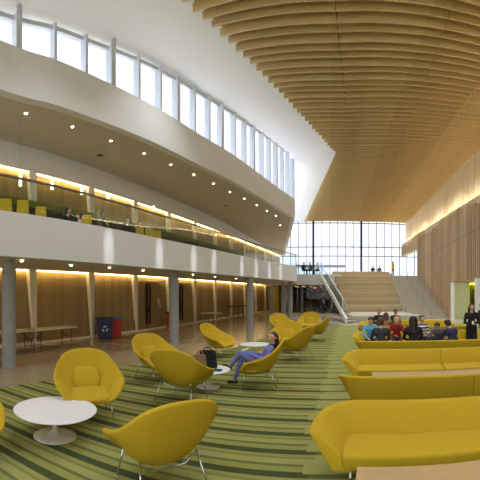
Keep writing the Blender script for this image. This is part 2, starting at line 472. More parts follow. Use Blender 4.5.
# ---- white ceiling between the clerestory and the wood
rows = []
for i in range(0, 61):
    t = i/60; y = lerp(-4, 26.4, t)
    # nearest curb point of this depth
    j = min(range(len(WL)), key=lambda q: abs(WL[q].y-y)); p = WL[j]
    yb = lerp(-4, 23.6, t); xb = XL(yb)+.12
    rows.append([(lerp(p.x-.3, xb, s), lerp(p.y, yb, s), lerp(wtop(p.y)+.02, 11.66, s**.8)) for s in [q/6 for q in range(7)]])
p = WL[-1]
for t in (.25,.5,.75,1):
    A = Vector((p.x-.3, 26.9, wtop(26.9))).lerp(Vector((-7.2,46.2,11.5)), t); B = Vector((.52,23.6,11.66)).lerp(Vector((-3.3,46.2,11.5)), t)
    rows.append([tuple(A.lerp(B, s)) for s in [q/6 for q in range(7)]])
struct(MB().grid(rows).build('ceiling', M['ceil'], solid=.02, smooth=False))

# ---- right wall
mb = MB()
RX = 9.6
mb.box((RX+.5,-4,8.6),(RX+.7,46.2,12.6), 1)
mb.box((RX,-4,3.0),(RX+.5,37.4,8.62), 0)
mb.box((RX,26.7,0),(RX+.5,37.4,3.0), 0)
mb.box((RX,37.4,7.0),(RX+.5,46.2,8.62), 0)
mb.box((RX,-4,0),(RX+.5,17,3.0), 0)
# vertical fins, with pointed tops of uneven height
y = 9.0; k = 0
while y < 46:
    zb = 3.0 if y < 26.7 else (0 if y < 37.3 else 7.0)
    step = .3 if y < 30 else .42
    d = .10 + .05*math.sin(y*.9); zt = 8.55 + .25*math.sin(y*.55) + .35*random.random()
    mb.hexa([(RX+.02,y,zb),(RX-d,y+.02,zb),(RX-d,y+.09,zb),(RX+.02,y+.11,zb)],
            [(RX+.02,y,zt-.5),(RX-d,y+.02,zt-.5),(RX-d,y+.09,zt-.5),(RX+.02,y+.11,zt-.5)], 0)
    mb.add([(RX+.02,y,zt-.5),(RX-d,y+.02,zt-.5),(RX-d,y+.09,zt-.5),(RX+.02,y+.11,zt-.5),(RX+.16,y+.055,zt)],
           [(0,1,4),(1,2,4),(2,3,4),(3,0,4)], 0)
    y += step; k += 1
# upper battens
y = 9
while y < 46:
    mb.box((RX+.44,y,8.6),(RX+.51,y+.05,12.3),1); y += 1.15
struct(mb.build('wall_right', [M['finwood'], M['upwood']]))
tag(MB().box((RX+.1,5,8.64),(RX+.2,46,8.67)).build('ledge_light', M['coveup']), 'light strip on the ledge washing the upper oak of the right wall', 'light strip')
struct(MB().box((-12,-16.3,0),(12,-16,5.0)).build('wall_front_blocker', M['white']))  # unseen low wall added behind the camera to hold back light from there
struct(MB().box((9.6,-16,0),(10.1,-4.0,8)).build('wall_right', M['white']))
# recess behind the portal
mb = MB()
mb.box((RX-.02,26.55,0),(RX+1.6,26.75,2.96),0); mb.box((RX-.02,26.0,0),(RX+.1,26.6,2.96),0)
mb.box((RX,16.9,0),(RX+.5,17.0,3),0)
mb.box((RX+3.2,15,0),(RX+3.3,34,3),1); mb.box((RX+.5,15,2.98),(RX+3.3,34,3.2),0)
mb.box((RX+1.5,30,0),(RX+3.2,30.1,3),1)
struct(mb.build('wall_right', [M['white'], M['lime']]))
tag(MB().box((RX+2.9,17,2.9),(RX+3.1,30,2.96)).build('tube_light', M['limelamp']), 'yellow-green light line at the top of the lime wall inside the right doorway', 'light strip')
p1 = polar(476.5, 21.9)
struct(MB().box((p1.x-.12,p1.y-.3,0),(p1.x+.9,p1.y,3.02)).build('wall_right', M['white']))

# ---- second level floor at the far end, link slab, window wall
mb = MB(); mb.box((-7.2,36.2,2.95),(1.2,46.4,4.0)); mb.box((1.2,38.4,2.95),(12.6,46.4,4.0)); struct(mb.build('floor', M['white']))
WY = 46.0
mb = MB()
def fx(x): return math.tan(az(x))*WY
thick = [fx(313.5)-6.2*1, fx(313.5), fx(361), fx(361)+6.2]
wf = struct(MB().box((-8,WY,4.0),(12.6,WY+.02,11.6)).build('window_2', M['window']))
xx = fx(361) - 1.03*14
while xx < 12.5:
    mb.box((xx-.045,WY-.14,4.0),(xx+.045,WY+.05,11.6)); xx += 1.03
for z in (4.05, 6.95, 8.15, 11.3): mb.box((-8,WY-.1,z-.06),(12.6,WY+.05,z+.06))
mb.build('mullion', M['grey_metal'], wf)
mb = MB()
for xx in (fx(313.5)-6.2, fx(313.5), fx(361)): mb.tube([(xx,WY-.45,4.0),(xx,WY-.45,11.6)], .15, 14)
mb.build('post', M['dark_metal'], wf, smooth=True)
# glazing beyond the right wall at the upper landing
w3 = struct(MB().box((12.4,36,4.0),(12.42,46,7.4)).build('window_3', M['window']))
mb = MB()
for yy in (36,38,40,42,44): mb.box((12.3,yy-.04,4),(12.45,yy+.04,7.4))
mb.build('mullion', M['mull'], w3)
struct(MB().box((RX+.5,35.9,7.4),(12.6,46.2,7.6)).build('ceiling', M['white']))
struct(MB().box((RX+.5,35.6,3.9),(12.6,35.9,7.6)).build('wall_right', M['white']))

# ---- bleacher tiers and stairs
root = thing('stepped_seating', 'broad oak stepped seating rising to the big far window', 'stepped seating')
NT = 7; t0, t1 = 30.4, 38.4
mb = MB()
for i in range(NT):
    y0 = lerp(t0, t1, i/NT); z0 = .45 + (4.4-.45)*i/NT; z1 = .45 + (4.4-.45)*(i+1)/NT
    xl = lerp(1.5, .25, i/(NT-1))
    MB().box((xl, y0, z0-.02), (6.4, 38.6, z1)).build('tier', M['tierwood'], root, bevel=.02)
MB().box((1.45,25.0,.0),(6.5,31.0,.45)).build('bench_plinth', M['steps'], root, bevel=.02)
st = thing('staircase', 'wide concrete stairs between oak seating and the right wall', 'stairs')
mb = MB(); NS = 24
for i in range(NS):
    y0 = lerp(27.4, 37.9, i/NS); z1 = 4.0*(i+1)/NS
    mb.box((6.52, y0, max(0, z1-.6)), (9.58, 38.3, z1))
mb.build('flight', M['steps'], st)
mb = MB()                                    # low blocks stepping up between seating and stairs
for i in range(9):
    y0 = lerp(28.5, 37.6, i/9); z1 = 4.0*(i+1)/9+.2
    mb.box((6.38,y0,max(0,z1-.9)),(6.66,y0+1.1,z1))
mb.build('side_block', M['steps'], st)
for xs, nm in ((9.35,'handrail'),(8.0,'handrail')):
    mb = MB(); mb.tube([(xs,27.0,.1),(xs,27.0,.95),(xs,27.5,.98),(xs,38.0,4.95),(xs,38.6,4.95),(xs,38.6,4.0)], .022, 8)
    for i in range(1,5): yy = lerp(27.5,38,i/5); mb.tube([(xs,yy,lerp(.1,4.0,i/5)),(xs,yy,lerp(.98,4.95,i/5))], .016, 6)
    mb.build(nm, M['grey_metal'], st, smooth=True)
# open stair with white stringer
ss = thing('glass_sided_stair', 'narrow stair with a white sloping stringer and glass guard beside the oak seating', 'stairs')
A = Vector((1.2,24.2,0.0)); B = Vector((-1.0,36.3,4.0))
d = (B-A); side = Vector((d.y,-d.x,0)).normalized()
def strip(off, w, z0, z1, t0_=0, t1_=1):
    a = A + d*t0_ + side*off; b_ = A + d*t1_ + side*off
    return [(a.x,a.y,a.z+z0),(a.x+side.x*w,a.y+side.y*w,a.z+z0),(a.x+side.x*w,a.y+side.y*w,a.z+z1),(a.x,a.y,a.z+z1)], \
           [(b_.x,b_.y,b_.z+z0),(b_.x+side.x*w,b_.y+side.y*w,b_.z+z0),(b_.x+side.x*w,b_.y+side.y*w,b_.z+z1),(b_.x,b_.y,b_.z+z1)]
MB().hexa(*strip(-.12,.12,-.05,.36)).build('stringer', M['white'], ss)
MB().hexa(*strip(.62,.05,-.05,.2,.25,1)).build('stringer', M['steps'], ss)
mb = MB()
for i in range(24):
    a = A + d*(i/24); b_ = A + d*((i+1)/24); w = side*.62
    mb.hexa([(a.x,a.y,a.z+.08),(a.x+w.x,a.y+w.y,a.z+.08),(b_.x+w.x,b_.y+w.y,a.z+.08),(b_.x,b_.y,a.z+.08)],
            [(a.x,a.y,a.z+.17),(a.x+w.x,a.y+w.y,a.z+.17),(b_.x+w.x,b_.y+w.y,a.z+.17),(b_.x,b_.y,a.z+.17)])
mb.build('tread', M['steps'], ss)
MB().hexa(*strip(-.07,.02,.36,1.25,.12,1)).build('glass_panel', M['glass'], ss)
a = A + d*.12; b_ = B
MB().tube([(a.x,a.y,a.z+.3),(a.x,a.y,a.z+1.28),(b_.x,b_.y,b_.z+1.28),(b_.x-.3,b_.y+1.2,b_.z+1.28)], .035, 8).build('handrail', M['mull'], ss, smooth=True)
# guard of the link level
lg = thing('link_balustrade', 'glass balustrade on the far link floor beside the narrow stair', 'balustrade')
MB().box((-3.5,36.3,4.0),(-1.1,36.32,5.0)).build('glass_panel', M['glass'], lg)
MB().box((-3.5,36.27,5.0),(-1.1,36.35,5.05)).build('handrail', M['grey_metal'], lg)

# ---- ground floor under the link: glazed dark room, under-balcony end wall
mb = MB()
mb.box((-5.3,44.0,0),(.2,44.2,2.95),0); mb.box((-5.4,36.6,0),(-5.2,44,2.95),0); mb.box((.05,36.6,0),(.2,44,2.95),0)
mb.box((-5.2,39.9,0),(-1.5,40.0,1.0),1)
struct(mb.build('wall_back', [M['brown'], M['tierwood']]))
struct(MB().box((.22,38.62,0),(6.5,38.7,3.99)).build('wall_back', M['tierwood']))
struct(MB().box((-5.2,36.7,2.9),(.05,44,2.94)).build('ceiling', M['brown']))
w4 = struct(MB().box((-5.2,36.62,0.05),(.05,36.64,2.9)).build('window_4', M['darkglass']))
mb = MB()
for i in range(6): xx = -5.2 + i*1.05; mb.box((xx-.03,36.56,0),(xx+.03,36.68,2.95))
mb.box((-5.2,36.56,2.2),(.05,36.68,2.26)); mb.build('mullion', M['dark_metal'], w4)
for i, xx in enumerate((-4.6,-3.8,-3.0,-2.2,-1.0)):
    tag(MB().box((xx-.04,37.5,2.8),(xx+.04,42.5,2.86)).build('strip_light', M['warm']), 'warm slim ceiling strip light in the dark glazed room under the link floor', 'ceiling light', 'strip lights in the glazed room')
mb = MB(); mb.box((WX(41),41,0),(-5.2,41.2,3.04),0); struct(mb.build('wall_back', M['white']))
pa = polar(277.5, 40.8); d5 = struct(MB().box((pa.x-.35,40.9,0),(pa.x+.35,41.05,2.6)).build('door_5', M['yellow_plastic']))
pe = polar(315, 36.2, 2.62)
es = thing('exit_sign', 'small red lit exit sign above the glazed front under the link floor', 'exit sign', (pe.x,36.5,2.55))
MB().box((-.2,-.03,0),(.2,.03,.16)).build('housing', M['white'], es)
def text(s, size, m, parent=None, loc=(0,0,0), rot=(PI/2,0,0), ext=.004, name='lettering', align='CENTER'):
    cu = bpy.data.curves.new(name, 'FONT'); cu.body = s; cu.size = size; cu.extrude = ext; cu.align_x = align
    t_ = bpy.data.objects.new(name, cu); C.objects.link(t_); dg = bpy.context.evaluated_depsgraph_get(); dg.update()
    me = bpy.data.meshes.new_from_object(t_.evaluated_get(dg)); bpy.data.objects.remove(t_); me.materials.clear(); me.materials.append(m)
    o = bpy.data.objects.new(name, me); C.objects.link(o)
    o.location = loc; o.rotation_euler = rot
    if parent: o.parent = parent
    return o
text('EXIT', .17, M['exit'], es, (0,-.036,.02))

# ---- columns
for i, (x, r, lab) in enumerate(((9,9.9,'round grey concrete column in front of the folding tables'),
        (174,14.9,'round grey concrete column standing between the tall-handled doors'),
        (250,20.6,'round grey concrete column behind the side-turned yellow armchair and the far wall tables'),
        (283.5,31.5,'slimmer-looking concrete column just behind the last balcony column'),
        (290,28.4,'concrete column under the far end of the balcony'))):
    p = polar(x, r)
    col = MB().lathe([(.215,0),(.215,.03),(.205,.04),(.205,3.04)], 32).build('concrete_column', M['concrete'], smooth=True)
    col.location = p; tag(col, lab, 'column')
    q = col.modifiers.new('es', 'EDGE_SPLIT')

# ---- downlights
def downlight(x, y, z, label, group):
    p = at(x, y, z)
    o = MB().lathe([(.042,-.012),(.042,.0)], 16).build('downlight', M['lamp']); o.location = (p.x, p.y, z-.032)
    tag(o, label, 'ceiling light', group)
for x, y in ((26,112.5),(72.5,126),(111,140),(144,152.5),(171,164),(194,174),(213.5,183),(230,191.5),(244.4,198),(256.7,204.6),(267,210.4),(276,215.4)):
    downlight(x, y, 8.0, 'small round downlight in the curved row near the edge of the upper soffit', 'downlights along the upper soffit edge')
for x, y in ((280.6,219.6),(280.4,222),(280.2,224.8),(279.8,228),(279.4,231.5),(278.8,235.2)):
    downlight(x, y, 8.0 if y < 224 else 7.85, 'small round downlight in the short straight row at the far end of the upper soffit', 'downlights at the far end of the upper soffit')
for x, y in ((21.7,260),(71,264.6),(109.5,267),(143,269.8),(193,274),(215,276.3),(236,278)):
    downlight(x, y, 3.04, 'small round downlight in the low ceiling under the balcony', 'downlights under the balcony')
for x, y in ((100,154.5),(126,190.2*.99),(226,215)):
    p = at(x, min(y,205), 8.0)
    o = MB().lathe([(.14,-.02),(.14,0)], 20).build('ceiling_speaker', M['greycloth']); o.location = (p.x,p.y,7.97); tag(o, 'dull round grille flush in the upper soffit', 'speaker', 'grilles in the upper soffit')

# ---------------------------------------------------------------- womb style armchair
def rim(th):
    # th = 0 front, pi back ; local front is -Y
    s, c = math.sin(th), math.cos(th)
    k = (1-c)/2                                  # 0 front .. 1 back
    key = [(0,(0,-.45,.32)),(.15,(.28,-.44,.335)),(.25,(.42,-.40,.42)),(.34,(.525,-.30,.55)),(.44,(.555,-.12,.615)),
           (.55,(.53,.08,.69)),(.67,(.47,.26,.80)),(.79,(.37,.38,.92)),(.90,(.20,.44,.985)),(1,(0,.455,1.0))]
    a = abs(((th+PI) % (2*PI)) - PI)/PI
    P = [Vector(p) for _, p in key]; T = [t for t, _ in key]
    for i in range(len(T)-1):
        if T[i] <= a <= T[i+1]+1e-9:
            t = (a-T[i])/(T[i+1]-T[i])
            def g_(j):
                if j < 0: v = P[-j].copy(); v.x *= -1; return v
                if j >= len(P): v = P[2*(len(P)-1)-j].copy(); v.x *= -1; return v
                return P[j]
            p0, p1, p2, p3 = g_(i-1), g_(i), g_(i+1), g_(i+2)
            v = .5*((2*p1)+(p2-p0)*t+(2*p0-5*p1+4*p2-p3)*t*t+(3*p1-p0-3*p2+p3)*t**3)
            break
    sg = -1 if ((th+PI) % (2*PI)) - PI < 0 else 1
    return Vector((v.x*sg, v.y, v.z))
def shell_pt(th, t):
    c0 = Vector((0,-.06,.285)); R = rim(th)
    a = abs(((th+PI) % (2*PI)) - PI)/PI
    e = lerp(1.2, 2.1, min(1, a*1.6))
    xy = t**.85
    w = .85*math.exp(-((a-.34)/.13)**2); u = max(0, min(1, (t-.3)/.45)); u = u*u*(3-2*u)
    z = c0.z + (R.z-c0.z)*lerp(t**e, .9*u+.1*t, w)
    return Vector((c0.x+(R.x-c0.x)*xy, c0.y+(R.y-c0.y)*xy, z))
def make_chair():
    t = thing('womb_armchair', '', 'armchair')
    NTH, NR = 56, 12
    P = [[shell_pt(2*PI*j/NTH, max(.02, i/NR)) for j in range(NTH)] for i in range(NR+1)]
    mb = MB().grid(P, 0, True); mb.f.append(tuple(range(NTH))[::-1]); mb.m.append(0)
    o = mb.build('shell', M['yellow'], t, smooth=True)
    q = o.modifiers.new('solid','SOLIDIFY'); q.thickness = .05; q.offset = 0
    q = o.modifiers.new('b','BEVEL'); q.width = .02; q.segments = 3; q.limit_method = 'ANGLE'; q.angle_limit = 1.0
    # seat cushion
    def pillow(w, dpt, th, name, loc, rx):
        Q = []
        n = 36
        prof = [(0.001,1),(.5,1),(.8,.93),(.94,.65),(1,.2),(1,-.2),(.94,-.65),(.8,-.93),(.5,-1),(.001,-1)]
        for (rr, zz) in prof:
            row = []
            for k in range(n):
                u = 2*PI*k/n; cu, su = math.cos(u), math.sin(u)
                ex = .62
                row.append(Vector((w*rr*math.copysign(abs(cu)**ex, cu), dpt*rr*math.copysign(abs(su)**ex, su), th*zz)))
            Q.append(row)
        R = Matrix.Translation(loc) @ Matrix.Rotation(rx, 4, 'X')
        return MB().grid([[R @ v for v in row] for row in Q], 0, True).build(name, M['yellow'], t, smooth=True)
    pillow(.33, .30, .055, 'seat_cushion', (0,-.17,.375), math.radians(5))
    pillow(.23, .20, .05, 'back_cushion', (0,.20,.545), math.radians(62))
    # legs: slim steel rods
    legs = ((.30,-.30,.335,.34,-.40),(-.30,-.30,.335,-.34,-.40),(.30,.16,.40,.36,.34),(-.30,.16,.40,-.36,.34))
    for (x, y, z, xe, ye) in legs:
        MB().tube([(x,y,z),(xe,ye,.012)], [.011,.009], 10).lathe([(.018,0),(.018,.012)], 10, 0, (xe,ye,0)).build('leg', M['chrome'], t, smooth=True)
    MB().tube([(-.30,-.30,.325),(-.2,-.28,.285),(0,-.27,.262),(.2,-.28,.285),(.30,-.30,.325)], .01, 8)\
        .tube([(-.30,.16,.39),(-.2,.12,.27),(0,.10,.255),(.2,.12,.27),(.30,.16,.39)], .01, 8)\
        .tube([(-.2,-.28,.285),(-.2,.12,.27)], .009, 8).tube([(.2,-.28,.285),(.2,.12,.27)], .009, 8).build('frame', M['chrome'], t, smooth=True)
    return t
chair0 = make_chair()
G = 'yellow lounge armchairs on the striped carpet'
def face(p, tx, ty):                         # rotation so that local -Y points to (tx, ty)
    return math.atan2(ty-p.y, tx-p.x) + PI/2
def dirz(deg): return math.radians(deg)
# (x, floor r, facing angle in degrees in plan measured from +X counter-clockwise, label)
CH = [(88,6.0,-42,'mustard lounge armchair facing us beyond the large white round table'),
      (162,3.72,143,'mustard lounge armchair seen from behind, nearest of the carpet, empty'),
      (181,6.75,86,'mustard lounge armchair seen from behind beside the table with the bags'),
      (156,8.5,-25,'mustard lounge armchair with its seat open towards the bag table, legs showing left'),
      (217,11.6,-12,'mustard lounge armchair in side view opposite the seated woman, back to the columns'),
      (262,7.9,188,'mustard lounge armchair in which the woman in purple scrubs reclines'),
      (286,12.6,-100,'mustard lounge armchair facing us behind the reclining woman'),
      (297,10.9,150,'mustard lounge armchair turned away, right behind the reclining woman'),
      (281,17.2,-60,'small far mustard lounge armchair nearest the last balcony column'),
      (319,15.4,165,'mustard lounge armchair in side view nearest the white stair stringer'),
      (309.5,18.6,-95,'farthest mustard lounge armchair, facing us before the glazed room'),
      (-43,4.4,20,'mustard lounge armchair cut by the picture edge, left of the large white table')]
for i, (x, r, deg, lab) in enumerate(CH):
    p = polar(x, r, .012); rz = math.radians(deg) + PI/2
    if i == 0: chair0.scale = (1.07,)*3
    if i == 0: chair0.location = p; chair0.rotation_euler.z = rz; chair0['label'] = lab; chair0['group'] = G
    else: dup(chair0, p, rz, lab, G)

# ---------------------------------------------------------------- tulip tables
def make_tulip(R):
    t = thing('tulip_table', '', 'table')
    MB().lathe([(R-.05,.362),(R-.01,.378),(R,.386),(R,.392),(R-.004,.395)], 72).build('table_top', M['tulip'], t)
    b = .52*R
    MB().lathe([(b,0),(b,.008),(b*.8,.018),(b*.45,.035),(b*.2,.06),(.045,.10),(.03,.16),(.028,.24),(.04,.31),(.08,.35),(.14,.362)], 48).build('pedestal', M['tulipbase'], t, smooth=True)
    return t
TT = 'white round pedestal tables'
t = make_tulip(.61); t.location = polar(55, 5.12, .012); tag(t, 'large empty white round pedestal table in front of the mustard armchair', 'table', TT)
t = make_tulip(.5); t.location = polar(208, 7.8, .012); tag(t, 'white round pedestal table holding the handbag and black bag', 'table', TT)
t = make_tulip(.5); t.location = polar(255, 11.6, .012); tag(t, 'white round pedestal table showing behind the reclining woman', 'table', TT)
# bags on the second table
c = polar(208, 7.8, .407)
o = thing('handbag', 'tan leather handbag with looped handle standing on the small white round table', 'handbag', c + Vector((-.14,-.12,0)), -.3)
MB().hexa([(-.16,-.07,0),(.16,-.07,0),(.16,.07,0),(-.16,.07,0)], [(-.13,-.04,.34),(.13,-.04,.34),(.13,.04,.34),(-.13,.04,.34)]).build('body', M['tan'], o, bevel=.02)
MB().tube([(-.08,0,.33)]+[(.08*math.cos(a_),0,.33+.1*math.sin(a_)) for a_ in [PI-PI*i/8 for i in range(1,8)]]+[(.08,0,.33)], .01, 8).build('handle', M['tan'], o, smooth=True)
o = thing('black_bag', 'black laptop bag behind the tan handbag on the small white round table', 'bag', c + Vector((-.05,.13,0)), .15)
MB().hexa([(-.22,-.06,0),(.22,-.06,0),(.22,.06,0),(-.22,.06,0)], [(-.18,-.03,.40),(.18,-.03,.40),(.18,.03,.40),(-.18,.03,.40)]).build('body', M['black'], o, bevel=.03)
MB().tube([(-.1,0,.39),(-.08,0,.45),(.08,0,.45),(.1,0,.39)], .012, 8).build('handle', M['black'], o, smooth=True)
p = c + Vector((.25,-.1,0))
tag(MB().box((-.1,-.07,0),(.1,.07,.03)).build('green_notebook', M['darkgreen'], bevel=.008), 'small dark green notebook lying on the white round table right of the handbag', 'notebook').location = p

# ---------------------------------------------------------------- sofas
TH = math.radians(8.2)
U = Vector((math.cos(TH), -math.sin(TH), 0)); N = Vector((math.sin(TH), math.cos(TH), 0))
def make_sofa(Ls=4.1):
    """local: length along X from 0 to Ls, front -Y, back +Y; y from 0 (front) to .85"""
    t = thing('sofa', '', 'sofa')
    half = Ls/2
    def shell(mir):
        # path of the wall's outer top, its outer foot and heights, from the arm tip to the middle seam
        key = [ # x_top, y_top, z_top, x_foot, y_foot
            (-.235,.10,.60,.04,.03),(-.235,.26,.64,.04,.20),(-.20,.46,.68,.05,.42),(-.12,.64,.71,.08,.60),(.02,.78,.73,.15,.70),(.22,.85,.74,.30,.74),(.6,.86,.74,.6,.75),(half,.86,.74,half,.75)]
        rows = []
        P = []
        for i in range(len(key)-1):
            for k in range(4):
                tt = k/4
                g_ = lambda j: key[max(0,min(len(key)-1,j))]
                P.append([.5*((2*b)+(c-a)*tt+(2*a-5*b+4*c-d_)*tt*tt+(3*b-a-3*c+d_)*tt**3) for a,b,c,d_ in zip(g_(i-1),g_(i),g_(i+1),g_(i+2))])
        P.append(list(key[-1]))
        top = [Vector((p[0],p[1],p[2])) for p in P]; foot = [Vector((p[3],p[4],.23)) for p in P]
        mb = MB()
        for i, p in enumerate(P):
            T = (top[min(i+1,len(P)-1)]-top[max(i-1,0)]); T.z = 0; T.normalize(); inn = Vector((T.y,-T.x,0))  # inward
            a, b = top[i], foot[i]; w = .11
            mid = a.lerp(b,.5)
            ring = [b, b.lerp(a,.35), b.lerp(a,.7), a, a + inn*w*.5 + Vector((0,0,.012)), a+inn*w, b.lerp(a,.7)+inn*(w+.06), b.lerp(a,.35)+inn*(w+.1), b+inn*(w+.1)]
            rows.append([Vector((half*2 - v.x, v.y, v.z)) if mir else v for v in ring])
        mb.grid(rows, 0, True); n = len(rows[0])
        mb.f.append(tuple(range(n))[::-1]); mb.m.append(0); o0 = (len(rows)-1)*n
        mb.f.append(tuple(o0+k for k in range(n))); mb.m.append(0)
        o = mb.build('backrest', M['yellow'], t, smooth=True, bevel=.022, seg=3); return o
    def seat(mir):
        g0 = .012
        x0, x1 = .09, half-g0*.4
        poly = [(x0+.04,.0),(x1,.0),(x1,.74),(x0+.16,.74),(x0+.02,.55)]
        if mir: poly = [(Ls-x, y) for x, y in poly][::-1]
        low = [(x, y if y > .01 else .03, .24) for x, y in poly]; high = [(x, y if y > .01 else -.01, .43) for x, y in poly]
        return MB().hexa(low, high).build('seat', M['yellow'], t, bevel=.05, seg=4, smooth=True)
    for mir in (0, 1): shell(mir); seat(mir)
    for x in (.22, half-.12, half+.12, Ls-.22):
        for y in (.1, .66): MB().tube([(x,y,.25),(x,y,0)], .018, 10).build('leg', M['chrome'], t, smooth=True)
    return t
sofa0 = make_sofa(); first = [True]
def put_sofa(D, xleft, facing_cam, label, L_=4.1):
    """D: distance along N of the back wall's top ; xleft: picture x of the arm tip end"""
    # end position along U
    s = D*math.tan(az(xleft)-TH)
    P = N*D + U*s
    if facing_cam:                     # front towards the camera: local +Y = N ; back top at y=.86
        loc = P - N*.86 + U*.235; rz = -TH
    else:                              # turned: local +Y = -N, local +X = -U
        loc = P + N*.86 + U*(.235+L_); loc = loc + U*(-.0); rz = PI-TH
    loc = Vector((loc.x, loc.y, .012))
    if first[0]:
        sofa0.location = loc; sofa0.rotation_euler.z = rz; sofa0['label'] = label; sofa0['group'] = 'yellow sofas in rows'; first[0] = False
        return sofa0
    return dup(sofa0, loc, rz, label, 'yellow sofas in rows')
put_sofa(4.42, 320, True, 'long mustard sofa closest to us, facing us behind a pale wood table')
put_sofa(5.55, 333, False, 'long mustard sofa seen from behind, next beyond the closest one')
put_sofa(8.4, 345, True, 'long mustard sofa facing us, unoccupied, behind the middle pale wood table')
put_sofa(9.7, 353, False, 'long mustard sofa seen from behind with dark-clothed people seated on it')
put_sofa(12.5, 354, True, 'mustard sofa on which the people in light blue and red sit')
put_sofa(13.9, 358, False, 'mustard sofa seen from behind, back to back with the light blue and red sitters')
put_sofa(17.2, 359.5, True, 'farthest mustard sofa, rounded end showing before the concrete plinth')
def wood_table(Dn, depth, xleft, L_, label):
    s = (Dn)*math.tan(az(xleft)-TH)
    loc = N*Dn + U*s
    t = thing('wood_table', label, 'table', (loc.x,loc.y,.012), -TH, 'pale wood tables between the sofas')
    MB().box((0,0,.44),(L_,depth,.49)).build('table_top', M['wood_table'], t, bevel=.006)
    for x in (.12, L_-.12):
        for y in (.08, depth-.08): MB().box((x-.025,y-.025,0),(x+.025,y+.025,.44)).build('leg', M['grey_metal'], t)
    return t
wood_table(2.62,.6,352,1.25,'pale wood table closest to us, cut by the lower picture edge')
tb = dup(bpy.data.objects['wood_table'], bpy.data.objects['wood_table'].location + U*1.27 + N*.035, -TH, 'second pale wood table, butted to the end of the closest one in the lower corner')
wood_table(6.5,.6,371.5,3.0,'pale wood table between the sofa seen from behind and the unoccupied sofa')
wood_table(10.95,.5,372,3.0,'pale wood table at which the group sits, hidden behind the sofa back')
wood_table(15.2,.5,372,3.0,'pale wood table before the farthest mustard sofa')

# ---------------------------------------------------------------- people
class Body:
    def __init__(s): s.c = []
    def cap(s, a, b, ra, rb, m): s.c.append((Vector(a), Vector(b), ra, rb, m)); return s
def seg_d(p, a, b, ra, rb):
    d = b-a; L = d.length_squared
    t = 0 if L < 1e-9 else max(0, min(1, (p-a).dot(d)/L))
    return (p-(a+d*t)).length - lerp(ra, rb, t)
def remesh(mb, name, mats, parent, caps=None, vox=.018, smooth_it=3):
    me = bpy.data.meshes.new(name+'_raw'); me.from_pydata(mb.v, [], mb.f); me.update()
    o = bpy.data.objects.new(name+'_raw', me); C.objects.link(o)
    q = o.modifiers.new('r','REMESH'); q.mode = 'VOXEL'; q.voxel_size = vox; q.use_smooth_shade = True
    if smooth_it: q = o.modifiers.new('s','SMOOTH'); q.iterations = smooth_it; q.factor = .5
    dg = bpy.context.evaluated_depsgraph_get(); dg.update()
    nm = bpy.data.meshes.new_from_object(o.evaluated_get(dg)); nm.name = name
    bpy.data.objects.remove(o); bpy.data.meshes.remove(me)
    nm.materials.clear()
    for m in mats: nm.materials.append(m)
    if caps:
        idx = []
        for p in nm.polygons:
            ce = p.center; best = min(caps, key=lambda c: seg_d(ce, c[0], c[1], c[2], c[3])); idx.append(best[4])
        nm.polygons.foreach_set('material_index', idx)
    else: nm.polygons.foreach_set('material_index', [0]*len(nm.polygons))
    ob = bpy.data.objects.new(name, nm); C.objects.link(ob)
    if parent: ob.parent = parent
    return ob
TOP, BOT, SKN, SHO = 0, 1, 2, 3
